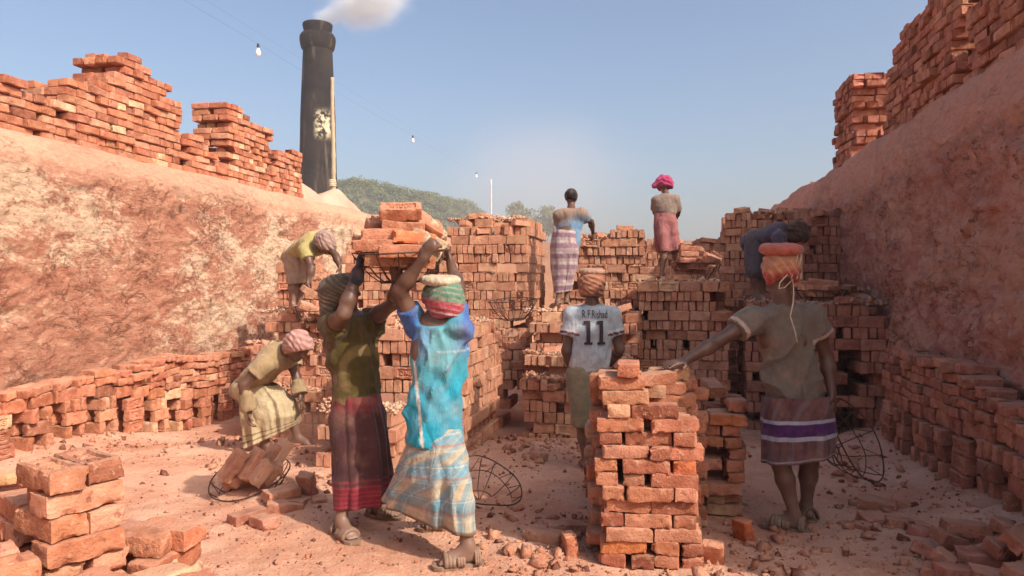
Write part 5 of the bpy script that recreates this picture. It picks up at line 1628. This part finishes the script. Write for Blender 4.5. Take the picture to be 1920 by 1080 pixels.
# -- man in the grey shirt with the red head pad, one hand on the stack
def man_grey():
    al, ar = J(1490, 962, 4.50), J(1512, 958, 4.72)
    for a in (al, ar): a[2] = fz(a[0], a[1]) + .10
    g = al[2] - .10
    root = person_root('man in dusty grey shirt and striped lungi resting a hand on the foreground stack', (1.75, 4.6, g))
    d = 4.6; q = lambda x, y, dd=d: J(x, y, dd)
    shl, shr = q(1412, 598), q(1522, 594)
    hip, chest = q(1489, 775), q(1470, 632)
    neck, head = q(1466, 556), q(1464, 512)
    ell, wrl = q(1346, 640, 4.52), q(1284, 677, 4.36)
    elr, wrr = q(1550, 668, 4.64), q(1560, 738, 4.54)
    kl, kr = q(1464, 868, 4.52), q(1517, 866, 4.64)
    at_ = build_body(root, g, hip, chest, neck, head, [-.12, 1, -.08], [0, 0, 1], shl, shr, ell, elr, wrl, wrr, [0, 1, 0],
               [(hip + np.array([-.08, 0, -.03]), kl, al, [-.85, .5], al[2] - .085), (hip + np.array([.08, 0, -.03]), kr, ar, [-.1, 1], ar[2] - .085)],
               [(wrl, J(1255, 682, 4.30) - wrl, [-.1, .1, -1], .12, 1), (wrr, [.1, -.1, -1], [-.8, .5, 0], .7, -1)])
    low, hem = q(1491, 768), q(1491, 752)
    GR = np.array((.135, .118, .094))
    def col(V):
        c = mixc(GR, (.20, .14, .10), .35 + .45 * fbm(V * 3, 3, 4))
        for s_, e_ in ((shl, ell), (shr, elr)):
            t = (V - s_) @ nz(e_ - s_) / np.linalg.norm(e_ - s_)
            out = (np.sign(s_[0] - chest[0]) * (V[:, 0] - s_[0])) > -.02
            c = mixc(c, (.46, .33, .26), out * (np.abs(t - .44) < .045))
        return c
    pr = torso_prims(low, chest, shl, shr, [0, 1, 0], .010, .93) + [prim(low, chest, .155, .135, .04, .72, [0, 1, 0])]
    base = folds(hip, .034, 2.2, -8, 51)
    def dis(P):
        qd = (P[:, 2] - low[2]) * .9 - (P[:, 0] - low[0]) * .55
        fold = np.abs(np.sin(qd * 17 + 2.4 * vnoise(P * 3.4, 19)))
        return base(P) - .006 * (fold ** 1.5 - .5) * sstep(.0, .12, P[:, 2] - hem[2])
    blob('shirt', root, pr, .0105, M_CLOTH, col, [(hem, [.03, 0, -1]), (neck + np.array([0, 0, .002]), [0, -.25, 1])], dis, sleeves=[(shl, shl + (ell - shl) * .5, .084, .082), (shr, shr + (elr - shr) * .5, .082, .080)])
    def lc(uv, Lh, V):
        v = uv[:, 1]
        c = np.tile(np.array((.130, .060, .058)), (len(uv), 1))
        c = mixc(c, (.19, .15, .15), stripes(uv[:, 0], .13, .03) * .45)
        c = mixc(c, (.075, .035, .05), stripes(uv[:, 0], .13, .02, .065) * .6)
        t = v / Lh
        c = mixc(c, (.065, .016, .10), ((t > .40) & (t < .60)) * .95)
        c = mixc(c, (.38, .40, .46), ((np.abs(t - .38) < .030) | (np.abs(t - .625) < .034)) * .9)
        c = mixc(c, (.30, .26, .26), (np.abs(t - .955) < .012) * .8)
        return c
    skirt('lungi', root, [(q(1430, 742), q(1555, 738), .14), (q(1427, 780), q(1560, 775), .155), (q(1426, 820), q(1562, 812), .16), (q(1428, 866), q(1562, 848), .165)], .15, lc, pleat=.009, npl=10, seed=14)
    W = [prim(at_(0, -.02, .04), at_(0, .02, .045), .112, .106, .03), prim(at_(0, -.03, -.02), at_(0, .0, -.025), .098, .09, .03)]
    def wc(V):
        h = V[:, 2] - head[2]
        c = mixc((.42, .075, .060), (.46, .20, .10), sstep(-.02, .03, h + .03 * vnoise(V * 10, 2)))
        return mixc(c, (.55, .36, .22), .4 * (np.abs(np.sin(V[:, 0] * 60 + h * 40)) > .88))
    blob('head_cloth', root, W, .0085, M_CLOTH, wc, [(at_(0, -.04, -.052), [0, -.45, -1]), (at_(0, .07, 0), [0, 1, -.4]), (at_(0, 0, .125), [0, 0, 1])], turban_disp(head, [0, 0, 1], [-.3, 0, 0], .008, 70, 15))
    pad_ring('head_pad', root, at_(0, -.01, .150), [0, -.12, 1], .088, .045, (.46, .125, .085), 8, 10)
    b = MB()                                                # the cord that ties the pad on, its ends hanging down the back
    for k_ in range(5):
        a0 = -1.9 + k_ * .35
        pts = [at_(.118 * math.sin(a0 + .5 * t - .25 * k_ * 0), -.118 * math.cos(a0 + .5 * t) * 1.0 - .01, .13 - .17 * t) for t in np.linspace(0, 1, 9)]
        b.tube(pts, .0035, 5)
    p0 = at_(.03, -.135, -.06)
    b.tube([p0 + np.array([.0, -.01, .05]), p0 + np.array([-.05, -.02, .0]), p0 + np.array([-.055, -.02, -.035]), p0 + np.array([-.02, -.02, -.03]), p0 + np.array([.03, -.015, .02]), p0 + np.array([.035, -.02, -.06]), p0 + np.array([.02, -.05, -.12]), p0 + np.array([-.005, -.07, -.20]), p0 + np.array([.02, -.072, -.28]), p0 + np.array([.038, -.075, -.36])], .0042, 6)
    obj('pad_cord', mesh_of('pad_cord', np.concatenate(b.V) - np.array(root.location), b.F, M_CORD, True), root)
    sandal(root, al, [-.85, .5], al[2] - .10); sandal(root, ar, [-.1, 1], ar[2] - .10)
man_grey()

# -- man in the striped lungi up on the bricks
def man_striped():
    d = 9.05; q = lambda x, y, dd=d: J(x, y, dd)
    al, ar = q(1046, 566, 8.95), q(1062, 564, 9.1)
    g = al[2] - .085
    root = person_root('bareheaded man in blue-brown shirt and purple striped lungi standing up on the bricks', (.62, 9.05, g))
    shl, shr = q(1049, 404, 9.15), q(1090, 402, 9.1)
    hip, chest = q(1060, 465, 9.0), q(1068, 418, 9.15)
    neck, head = q(1071, 390, 9.25), q(1071, 372, 9.3)
    at_ = build_body(root, g, hip, chest, neck, head, [.1, 1, -.25], [0, .1, 1], shl, shr, q(1048, 432, 9.4), q(1108, 416, 9.3), q(1062, 452, 9.6), q(1112, 436, 9.5), [.1, 1, -.2],
               [(hip + np.array([-.07, 0, -.02]), q(1054, 512, 9.0), al, [-.4, .9], al[2] - .085), (hip + np.array([.07, 0, -.02]), q(1066, 512, 9.1), ar, [.2, 1], ar[2] - .085)],
               [(q(1062, 452, 9.6), [.1, .8, -.5], [0, 0, -1], .4, 1), (q(1112, 436, 9.5), [.1, .5, -.8], [-.6, .4, 0], .5, -1)], h=.011, s=.9)
    zc = q(1060, 430)[2]
    def col(V): return mixc((.14, .23, .33), (.27, .18, .13), sstep(-.05, .13, V[:, 2] - zc + .12 * fbm(V * 4, 2, 5) - .6 * (V[:, 0] - hip[0])))
    low, hem = q(1063, 478, 9.0), q(1063, 463, 9.0)
    pr = torso_prims(low, chest, shl, shr, [.1, 1, -.2], .020, 1.0, .9)
    blob('shirt', root, pr, .012, M_CLOTH, col, [(q(1058, 457, 9.0), [-.4, 0, -1]), (neck, [0, -.1, 1])], wrinkle(.012, (7, 7, 6), 61), sleeves=[(shr, shr + (q(1108, 416, 9.3) - shr) * .5, .078, .076), (shl, shl + (q(1048, 432, 9.4) - shl) * .5, .078, .076)])
    def lc(uv, Lh, V):
        c = np.tile(np.array((.42, .32, .30)), (len(uv), 1))
        c = mixc(c, (.17, .075, .14), stripes(uv[:, 1], .13, .055) * .75); c = mixc(c, (.55, .48, .46), stripes(uv[:, 1], .13, .016, .05) * .8)
        c = mixc(c, (.30, .18, .19), stripes(uv[:, 0], .10, .04) * .35)
        return c
    skirt('lungi', root, [(q(1037, 430), q(1079, 434), .13), (q(1031, 465), q(1085, 465), .15), (q(1032, 505), q(1081, 505), .14), (q(1039, 550), q(1068, 546), .09)], .14, lc, pleat=.008, npl=9, seed=24)
    W = [prim(at_(0, -.03, .03), at_(0, .03, .045), .096, .090, .03, .88, [1, 0, 0])]
    blob('hair', root, W, .009, M_CLOTH, lambda V: np.tile(np.array((.016, .012, .011)), (len(V), 1)), [(at_(0, -.05, -.035), [0, -.2, -1]), (at_(0, .07, .02), [0, 1, -.5])], lambda P: -.004 * vnoise(P * 60, 3))
    sandal(root, al, [-.4, .9], al[2] - .105); sandal(root, ar, [.2, 1], ar[2] - .105)
man_striped()

# -- worker with the pink turban on the eye-level block
def worker_pink():
    d = 10.2; q = lambda x, y, dd=d: J(x, y, dd)
    al, ar = q(1240, 516, 10.0), q(1266, 492, 10.45)
    g = al[2] - .085
    root = person_root('worker in bright pink turban and dusty rose wrap seen from behind on the bricks', (2.1, 10.1, g))
    shl, shr = q(1231, 376), q(1264, 374)
    hip, chest = q(1249, 415, 10.15), q(1249, 388)
    neck, head = q(1248, 362, 10.3), q(1246, 350, 10.35)
    ell, elr = q(1228, 398, 10.3), q(1272, 396, 10.3)
    wrl, wrr = q(1238, 412, 10.55), q(1266, 414, 10.5)
    at_ = build_body(root, g, hip, chest, neck, head, [-.1, 1, -.3], [0, .1, 1], shl, shr, ell, elr, wrl, wrr, [0, 1, 0],
               [(hip + np.array([-.065, 0, -.02]), q(1246, 468, 10.0), al, [.3, .9], al[2] - .085), (hip + np.array([.075, 0, -.02]), q(1264, 462, 10.1), ar, [.2, .9], ar[2] - .085)],
               [(wrl, [.2, .9, -.2], [0, 0, -1], .5, 1), (wrr, [-.2, .9, -.2], [0, 0, -1], .5, -1)], h=.011, legdust=.9, s=.82)
    low, hem = q(1249, 410), q(1250, 402)
    pr = torso_prims(low, chest, shl, shr, [0, 1, 0], .018, 1, .82)
    blob('shirt', root, pr, .012, M_CLOTH, lambda V: mixc((.175, .135, .115), (.25, .175, .135), .5 + .5 * fbm(V * 5, 3, 3)), [(hem, [0, 0, -1]), (neck + np.array([0, 0, -.005]), [0, -.1, 1])], wrinkle(.014, (5, 5, 9), 71), sleeves=[(shl, shl + (ell - shl) * .8, .072, .068), (shr, shr + (elr - shr) * .9, .072, .066)])
    def lc(uv, Lh, V): return mixc((.25, .085, .085), (.33, .125, .115), .5 + .5 * fbm(V * 4, 3, 5))
    skirt('wrap_skirt', root, [(q(1226, 400), q(1267, 402), .12), (q(1224, 425), q(1269, 425), .14), (q(1226, 450), q(1274, 448), .17), (q(1230, 474), q(1277, 468), .18)], .13, lc, pleat=.014, npl=6, seed=34)
    W = [prim(at_(0, -.02, .05), at_(0, .04, .055), .115, .108, .03), prim(at_(.10, -.02, .06), at_(.19, -.02, .0), .06, .035, .03), prim(at_(-.05, 0, .12), at_(.04, 0, .14), .05, .05, .03), prim(at_(-.09, -.03, .02), at_(-.10, -.03, -.06), .04, .02, .03)]
    blob('turban', root, W, .0105, M_CLOTH, lambda V: mixc((.30, .022, .085), (.42, .05, .14), .5 + .5 * fbm(V * 18, 3, 6)), [(at_(0, -.05, -.03), [0, -.3, -1])], turban_disp(head, [0, 0, 1], [.5, 0, 0], .016, 60, 25))
worker_pink()

def bender(label, d, hip, chest, neck, head, face, up, shl, shr, ell, elr, wrl, wrr, legs, hands, shirt_col, wrap_col, skirt_rings, skirt_col, front, seed, depth=.14, hem=None, sleeve=.5, skirt_name='lungi', pl=.014, legdust=.7, pants=None):
    g = min(l[2][2] for l in legs) - .085
    root = person_root(label, (hip[0], hip[1], g))
    lg = []
    for (dx, kn, an, toe) in legs: lg.append((hip + np.array(dx), kn, an, toe, an[2] - .085))
    at_ = build_body(root, g, hip, chest, neck, head, face, up, shl, shr, ell, elr, wrl, wrr, front, lg, hands, h=.0115, legdust=legdust)
    ax = nz(chest - hip)
    low = hip - ax * .06
    pr = torso_prims(low, chest, shl, shr, front, .022, 1.0)
    cuts = [(low - ax * .06, -ax), (neck - nz(neck - chest) * .0, neck - chest)]
    blob('shirt', root, pr, .0115, M_CLOTH, shirt_col, cuts, wrinkle(.014, (7, 7, 7), seed), sleeves=[(shl, shl + (ell - shl) * sleeve, .078, .080), (shr, shr + (elr - shr) * sleeve, .078, .080)])
    if pants is not None:
        pr = []
        for (hj, kn, an, toe, gz) in lg: pr.append(prim(hj + np.array([0, 0, .04]), kn, .125, .095, .04)); pr.append(prim(kn, kn + (an - kn) * .35, .095, .085, .03))
        blob('shorts', root, pr, .012, M_CLOTH, pants, [(lg[0][1] + (lg[0][2] - lg[0][1]) * .3, [0, 0, -1])], wrinkle(.013, (8, 8, 5), seed + 5))
    else:
        skirt(skirt_name, root, skirt_rings, depth, skirt_col, pleat=pl, npl=11, seed=seed)
    W = [prim(at_(0, -.02, .045), at_(0, .03, .05), .110, .104, .03), prim(at_(0, -.05, -.01), at_(0, -.05, -.03), .085, .075, .04), prim(at_(-.04, -.05, .10), at_(.02, -.02, .12), .045, .04, .03)]
    blob('turban', root, W, .0095, M_CLOTH, wrap_col, [(at_(0, .045, -.01), nz(at_(0, 1, -.9) - at_(0, 0, 0)))], turban_disp(head, up, [.4, .3, 0], .012, 75, seed + 9))
    return root, at_

# -- man bending on the ledge in the yellow shirt
def man_yellow():
    q = lambda x, y, dd: J(x, y, dd)
    wrl, wrr = q(637, 500, 8.45), q(578, 527, 8.15)
    a1, a2 = q(548, 571, 8.55), q(560, 569, 8.85)
    bender('man in yellow shirt bending over on the brick ledge beside the sunlit wall', 8.6, q(557, 478, 8.75), q(586, 458, 8.50), q(600, 456, 8.36), q(606, 456, 8.25), [.55, -.35, -.75], [.65, -.55, .35],
           q(612, 458, 8.65), q(573, 470, 8.28), q(630, 480, 8.55), q(584, 503, 8.18), wrl, wrr,
           [([-.05, -.05, -.03], q(550, 527, 8.55), a1, [.6, -.7]), ([.05, .07, -.03], q(566, 525, 8.85), a2, [.8, -.4])],
           [(wrl, [.1, -.1, -1], [-.8, 0, -.2], .4, -1), (wrr, [0, 0, -1], [.8, 0, -.2], .5, 1)],
           lambda V: mixc((.36, .30, .085), (.40, .31, .15), .5 + .5 * fbm(V * 5, 3, 3)), lambda V: mixc((.26, .16, .13), (.38, .25, .20), .5 + .5 * np.sin(((V @ nz([.5, .3, 1])) * 150))),
           [(q(536, 468, 8.7), q(575, 482, 8.7), .13), (q(536, 490, 8.7), q(590, 495, 8.6), .15), (q(537, 512, 8.7), q(592, 512, 8.6), .15), (q(539, 533, 8.65), q(583, 530, 8.6), .14)],
           lambda uv, Lh, V: mixc((.30, .19, .13), (.36, .25, .17), .5 + .5 * fbm(V * 5, 3, 8)), nz([.55, -.4, -.7]), 81)
    r_ = np.random.default_rng(3)
    tag(place(None, BATS[2], q(578, 546, 8.12), Euler((.3, .5, .7)).to_matrix(), (.50, .26, .16), .3), 'broken brick held in the hand of the yellow-shirted man', 'brick')
man_yellow()

# -- man bending on the floor at the left, pale wrapped dhoti
def man_left():
    q = lambda x, y, dd: J(x, y, dd)
    wrr, wrl = q(468, 772, 6.38), q(563, 742, 6.62)
    a1, a2 = q(497, 836, 6.6), q(557, 820, 6.95)
    for a in (a1, a2): a[2] = fz(a[0], a[1]) + .085
    root, at_ = bender('turbaned man in khaki shirt and pale wrap bending to the floor near the left wall', 6.7, q(468, 722, 6.75), q(515, 672, 6.60), q(538, 655, 6.52), q(556, 652, 6.45), [.75, -.35, -.6], [.55, -.2, .75],
           q(545, 668, 6.72), q(494, 684, 6.42), q(556, 708, 6.68), q(456, 722, 6.35), wrl, wrr,
           [([-.03, -.07, -.03], q(490, 775, 6.55), a1, [.7, -.6]), ([.05, .07, -.03], q(540, 765, 6.85), a2, [.9, -.2])],
           [(wrr, [.0, -.1, -1], [.8, .2, 0], .5, 1), (wrl, [.25, -.1, -.9], [-.6, 0, -.3], .25, -1)],
           lambda V: mixc((.28, .20, .10), (.36, .245, .135), .5 + .5 * fbm(V * 5, 3, 3)), lambda V: mixc((.34, .17, .14), (.46, .26, .215), .5 + .5 * np.sin((V @ nz([.4, .2, 1])) * 130)),
           [(q(448, 712, 6.75), q(520, 722, 6.72), .13), (q(450, 745, 6.72), q(553, 750, 6.65), .17), (q(455, 785, 6.68), q(562, 775, 6.65), .19), (q(462, 838, 6.62), q(562, 792, 6.7), .18)],
           lambda uv, Lh, V: mixc(mixc((.40, .31, .175), (.46, .36, .22), .5 + .5 * fbm(V * 5, 3, 8)), (.12, .08, .04), (stripes(Lh - uv[:, 1], 9, .010, 4.5 - .03) + stripes(Lh - uv[:, 1], 9, .010, 4.5 - .07)) * .8), nz([.6, -.25, -.75]), 91, skirt_name='dhoti', pl=.024)
    # loose cloth sleeves tied on the forearms
    for e_, w_, s_ in ((q(456, 722, 6.35), wrr, 3), (q(556, 708, 6.68), wrl, 4)):
        P = [prim(e_ + (w_ - e_) * .35, e_ + (w_ - e_) * .95, .055, .075, .03)]
        blob('arm_cloth', root, P, .011, M_CLOTH, lambda V: mixc((.24, .165, .085), (.34, .24, .13), .5 + .5 * fbm(V * 12, 3, 4)), [(e_ + (w_ - e_) * .93, w_ - e_)], wrinkle(.016, (14, 14, 14), 95 + s_))
man_left()

# -- man in navy bending in the shade at the right
def man_navy():
    q = lambda x, y, dd: J(x, y, dd)
    wrl, wrr = q(1487, 512, 8.75), q(1470, 515, 8.45)
    bender('man in navy shirt bending down in the shade beside the dark brick pier', 9.0, q(1415, 452, 8.9), q(1455, 438, 8.7), q(1474, 438, 8.62), q(1491, 437, 8.55), [.5, -.3, -.8], [.85, -.25, .1],
           q(1470, 440, 8.85), q(1462, 446, 8.5), q(1480, 478, 8.8), q(1466, 482, 8.45), wrl, wrr,
           [([-.03, -.08, -.03], q(1414, 508, 8.75), q(1420, 552, 8.8), [.9, -.3]), ([.03, .08, -.03], q(1426, 505, 9.0), q(1430, 550, 9.0), [.9, -.2])],
           [(wrr, [.1, 0, -1], [.6, .3, 0], .4, 1), (wrl, [.1, 0, -1], [.6, -.3, 0], .4, -1)],
           lambda V: mixc((.055, .056, .090), (.12, .095, .105), .5 + .5 * fbm(V * 4, 3, 3)), lambda V: mixc((.06, .035, .028), (.10, .06, .045), .5 + .5 * np.sin((V @ nz([.4, .2, 1])) * 130)),
           None, None, nz([.35, -.2, -.9]), 101, sleeve=.55, pants=lambda V: mixc((.055, .055, .075), (.12, .10, .10), .5 + .5 * fbm(V * 5, 3, 3)))
man_navy()

# ------------------------------------------------------------------ wire baskets and their loads
_bk = {}
def basket(label, c, Rad, depth, rot=(0, 0, 0), nrib=12, group='wire carrying baskets', bent=.02, seed=0):
    root = bpy.data.objects.new('wire_basket', None); root.empty_display_size = .1
    root.location = [float(x) for x in c]; root.rotation_euler = rot; link(root)
    tag(root, label, 'basket', group)
    obj('rim', MB().ring((0, 0, 0), Rad, .0050, 44, 7, wob=bent, seed=seed).mesh('rim', M_WIRE), root)
    obj('hoop', MB().ring((0, 0, -depth * .45), Rad * .80, .0033, 36, 6, wob=bent, seed=seed + 1).mesh('hoop', M_WIRE), root)
    obj('base_ring', MB().ring((0, 0, -depth), Rad * .42, .0042, 28, 6, wob=bent, seed=seed + 2).mesh('base_ring', M_WIRE), root)
    rb = MB().tube([(Rad * 1.0, 0, .004), (Rad * .93, 0, -depth * .2), (Rad * .80, 0, -depth * .46), (Rad * .62, 0, -depth * .78), (Rad * .42, 0, -depth), (Rad * .05, 0, -depth * 1.01)], .0034, 6).mesh('rib', M_WIRE)
    r = np.random.default_rng(seed + 50)
    for i in range(nrib):
        o = obj('rib', rb, root, rot=(0, 0, 2 * math.pi * i / nrib + r.normal(0, .07)))
    a1 = math.pi / nrib                                     # slanting rods between rim and hoop
    lc = MB().tube([(Rad, 0, 0), (Rad * .8 * math.cos(a1), Rad * .8 * math.sin(a1), -depth * .45)], .0027, 5).mesh('lacing', M_WIRE)
    for i in range(nrib): obj('lacing', lc, root, rot=(0, 0, 2 * math.pi * i / nrib))
    return root

def load(label, specs, tones, seed, dust=.15, group='loads of brick in the baskets'):
    """specs: (px, py, d, rz, rx, ry, kind)"""
    r = np.random.default_rng(seed)
    ps = [J(s[0], s[1], s[2]) for s in specs]
    org = np.mean(ps, 0); org[2] = min(p[2] for p in ps) - .04
    root = empty('brick_load', org, label, 'brick load', group)
    for s, p in zip(specs, ps):
        me = {'b': FINE[r.integers(12)], 'h': FINEBATS[r.integers(6)], 'f': FROGS[0]}[s[6]]
        place(root, me, p - org, Euler((s[4], s[5], s[3])).to_matrix(), s[7] if len(s) > 7 else tone(tones, r), dust)
    return root

basket('wire basket heaped with bricks raised overhead between the two carriers', J(750, 472, 4.27), .278, .175, (R(3), R(-2), .2), 12, seed=1)
CRM = (.66, .50, .34)
load('heap of bricks topped by a stamped brick in the raised basket', [
    (752, 396, 4.18, .08, .50, -.03, 'f', (.44, .155, .085)), (757, 424, 4.20, .12, .25, .05, 'b', (.50, .22, .13)), (718, 441, 4.16, .05, .1, .0, 'b'), (775, 447, 4.12, .3, .05, .1, 'b'), (702, 462, 4.10, -.05, .05, 0, 'b'),
    (752, 470, 4.08, .1, .1, 0, 'b'), (806, 452, 4.20, 1.2, .3, .2, 'b', CRM), (795, 418, 4.30, .5, .8, .5, 'b'), (690, 455, 4.28, .7, .2, .1, 'h'), (725, 487, 4.14, .1, .1, .05, 'b'), (775, 488, 4.16, .3, .1, .1, 'b'),
    (800, 476, 4.28, 1.3, .2, .0, 'b', CRM), (750, 496, 4.27, .2, 0, 0, 'b'), (715, 470, 4.34, .2, .1, 0, 'b'), (765, 455, 4.36, .1, .1, 0, 'b'), (750, 435, 4.38, .3, .2, 0, 'b'), (785, 470, 4.42, .5, 0, 0, 'b'), (815, 430, 4.36, .8, .4, .6, 'h', CRM), (735, 415, 4.33, .2, .1, 0, 'b'), (712, 425, 4.30, .4, .3, .1, 'h')], 'fresh', 201)

c = G(467, 893, .13)
basket('tilted wire basket with leaning bricks on the floor near the left wall', c, .285, .16, (R(12), R(-16), .5), 12, seed=2)
d_ = c[1]
load('bricks leaning upright in the basket on the floor at the left', [
    (437, 872, d_ - .12, .5, R(20), R(-52), 'b'), (452, 882, d_ - .02, .5, R(15), R(-50), 'b'), (472, 870, d_ - .08, .6, R(10), R(-55), 'b'), (490, 885, d_ - .14, .5, R(15), R(-50), 'h'), (505, 862, d_ + .02, .5, R(20), R(-58), 'b'), (522, 852, d_ + .05, .6, R(15), R(-52), 'b'),
    (512, 885, d_ - .05, .4, R(10), R(-40), 'h'), (480, 892, d_ + .1, .3, 0, R(-30), 'b'), (450, 898, d_ + .05, .2, 0, R(-20), 'b')], 'dusty', 202, .5)
c = G(910, 903, .12)
basket('empty wire basket lying tipped on the floor behind the blue-shirted man', c, .27, .17, (R(24), R(10), .3), 12, seed=3, bent=.035)
basket('empty wire basket standing on the ledge below the tall sunlit block', J(962, 563, 7.55), .255, .20, (R(2), R(-4), .4), 12, seed=4)
c = J(1304, 494, 9.85)
basket('wire basket full of bricks beside the pink-turbaned worker', c, .335, .235, (R(2), R(1), .1), 14, seed=5)
load('bricks piled in the basket beside the pink-turbaned worker', [
    (1288, 488, 9.7, .1, 0, 0, 'b'), (1320, 489, 9.7, .3, 0, 0, 'b'), (1292, 476, 9.75, .0, 0, .05, 'b'), (1290, 465, 9.85, .1, .1, .1, 'b'), (1325, 478, 9.8, .6, .3, .2, 'b'), (1336, 484, 9.75, -.4, .2, .4, 'b'), (1305, 500, 9.75, .2, 0, 0, 'b'), (1275, 497, 9.8, .5, 0, .1, 'b'),
    (1305, 484, 10.0, .2, 0, 0, 'b'), (1330, 496, 9.95, .4, 0, 0, 'b'), (1312, 470, 9.95, 1.0, .3, .4, 'h'), (1345, 480, 9.9, .8, .5, .3, 'h'), (1305, 510, 9.85, .2, 0, 0, 'b')], 'dark', 203, .3)
c = J(1540, 544, 7.95)
basket('wire basket of bricks half hidden behind the shoulder of the grey-shirted man', c, .27, .18, (0, 0, .3), 12, seed=6)
load('bricks in the basket behind the shoulder of the grey-shirted man', [(1520, 540, 7.85, .2, 0, .1, 'b'), (1555, 541, 7.85, .6, .1, 0, 'b'), (1538, 530, 7.95, -.2, .1, .1, 'b'), (1565, 533, 8.05, .9, .2, .1, 'h'), (1510, 533, 8.05, .5, 0, 0, 'b'), (1540, 550, 7.9, .1, 0, 0, 'b')], 'dusty', 204, .3)
c = J(1607, 822, 4.78)
q_ = Vector((.62, -.62, .48)).to_track_quat('Z', 'Y').to_euler()
basket('empty wire basket hanging from the right hand of the grey-shirted man', c, .285, .20, q_, 10, seed=7, bent=.03)
basket('wire basket at the feet of the yellow-shirted man on the ledge', J(590, 578, 8.15), .24, .16, (R(6), 0, .3), 12, seed=8)
load('broken bricks in the basket at the feet of the yellow-shirted man', [(578, 574, 8.1, .4, .3, .3, 'h'), (596, 582, 8.1, .1, .1, .1, 'h'), (605, 572, 8.2, .8, .2, .2, 'b'), (588, 590, 8.15, .5, 0, 0, 'b')], 'dusty', 205, .5)

# ------------------------------------------------------------------ air: haze, chimney smoke, dust kicked up by the work
def volume_material(name, density, color, aniso=.2, soft=None):
    m = bpy.data.materials.new(name); m.use_nodes = True
    t = m.node_tree; t.nodes.clear()
    out = t.nodes.new('ShaderNodeOutputMaterial'); pv = t.nodes.new('ShaderNodeVolumePrincipled')
    pv.inputs['Color'].default_value = (*color, 1); pv.inputs['Anisotropy'].default_value = aniso
    pv.inputs['Density'].default_value = density
    t.links.new(pv.outputs[0], out.inputs['Volume'])
    if soft is not None:
        scale, lo, hi = soft
        tc = t.nodes.new('ShaderNodeTexCoord')
        ln = t.nodes.new('ShaderNodeVectorMath'); ln.operation = 'LENGTH'; t.links.new(tc.outputs['Object'], ln.inputs[0])
        mr = t.nodes.new('ShaderNodeMapRange'); mr.interpolation_type = 'SMOOTHSTEP'; mr.inputs[1].default_value = .95; mr.inputs[2].default_value = .1
        t.links.new(ln.outputs['Value'], mr.inputs[0])
        no = t.nodes.new('ShaderNodeTexNoise'); no.inputs['Scale'].default_value = scale; no.inputs['Detail'].default_value = 4; no.inputs['Roughness'].default_value = .6
        t.links.new(tc.outputs['Object'], no.inputs['Vector'])
        m2 = t.nodes.new('ShaderNodeMapRange'); m2.interpolation_type = 'SMOOTHSTEP'; m2.inputs[1].default_value = lo; m2.inputs[2].default_value = hi
        ad = t.nodes.new('ShaderNodeMath'); ad.operation = 'MULTIPLY_ADD'; t.links.new(mr.outputs[0], ad.inputs[0]); ad.inputs[1].default_value = .45; t.links.new(no.outputs['Fac'], ad.inputs[2])
        t.links.new(ad.outputs[0], m2.inputs[0])
        mu = t.nodes.new('ShaderNodeMath'); mu.operation = 'MULTIPLY'; t.links.new(m2.outputs[0], mu.inputs[0]); t.links.new(mr.outputs[0], mu.inputs[1])
        m3 = t.nodes.new('ShaderNodeMath'); m3.operation = 'MULTIPLY'; t.links.new(mu.outputs[0], m3.inputs[0]); m3.inputs[1].default_value = density
        t.links.new(m3.outputs[0], pv.inputs['Density'])
    return m

def box_mesh(name, lo, hi, mat):
    x0, y0, z0 = lo; x1, y1, z1 = hi
    V = [(x0, y0, z0), (x1, y0, z0), (x1, y1, z0), (x0, y1, z0), (x0, y0, z1), (x1, y0, z1), (x1, y1, z1), (x0, y1, z1)]
    return mesh_of(name, V, [(3, 2, 1, 0), (4, 5, 6, 7), (0, 1, 5, 4), (1, 2, 6, 5), (2, 3, 7, 6), (3, 0, 4, 7)], mat)
HAZE = .0009
tag(obj('haze', box_mesh('haze', (-430, -300, -2.0), (430, 460, 30), volume_material('haze_air', HAZE, (.86, .92, 1.0), .0))), 'pale dusty haze filling the air of the brickfield', 'haze', kind='stuff')

def puff(name, label, c, axes, mat, rot=(0, 0, 0)):
    n = 20
    prof_ = [(max(math.sin(a), 1e-3), -math.cos(a)) for a in np.linspace(0, math.pi, 13)]
    V, F = lathe(prof_, n)
    o = obj(name, mesh_of(name, V, F, mat), None, c, rot)
    o.scale = axes
    return tag(o, label, 'dust' if 'dust' in name else 'smoke', kind='stuff')
sm = volume_material('chimney_smoke', 1.1, (.93, .97, 1.0), -.25, (2.2, .42, .80))
puff('chimney_smoke', 'white smoke drifting to the right from the chimney mouth', J(688, 6, 62), (5.0, 2.6, 3.0), sm, (0, R(-8), 0))
puff('chimney_smoke', 'first pale puff of smoke leaving the chimney mouth', J(612, 34, 62), (1.9, 1.3, 1.3), sm, (0, R(-20), 0))

dm = volume_material('kicked_up_dust', .19, (.95, .90, .87), .0, (1.3, .36, .85))
puff('dust_cloud', 'faint pinkish dust hanging above the tall brick blocks', J(1010, 340, 14), (2.9, 1.5, 2.1), dm)
puff('dust_cloud', 'faint dust drifting over the floor beside the bending man at the left', J(590, 815, 6.7), (.65, .5, .5), volume_material('floor_dust', .75, (.80, .58, .45), .3, (1.6, .40, .85)))
puff('dust_cloud', 'faint dust hanging in the gap before the man in striped lungi', J(1020, 500, 9.0), (.6, .5, .7), volume_material('gap_dust', .45, (.82, .62, .50), .3, (1.6, .40, .85)))
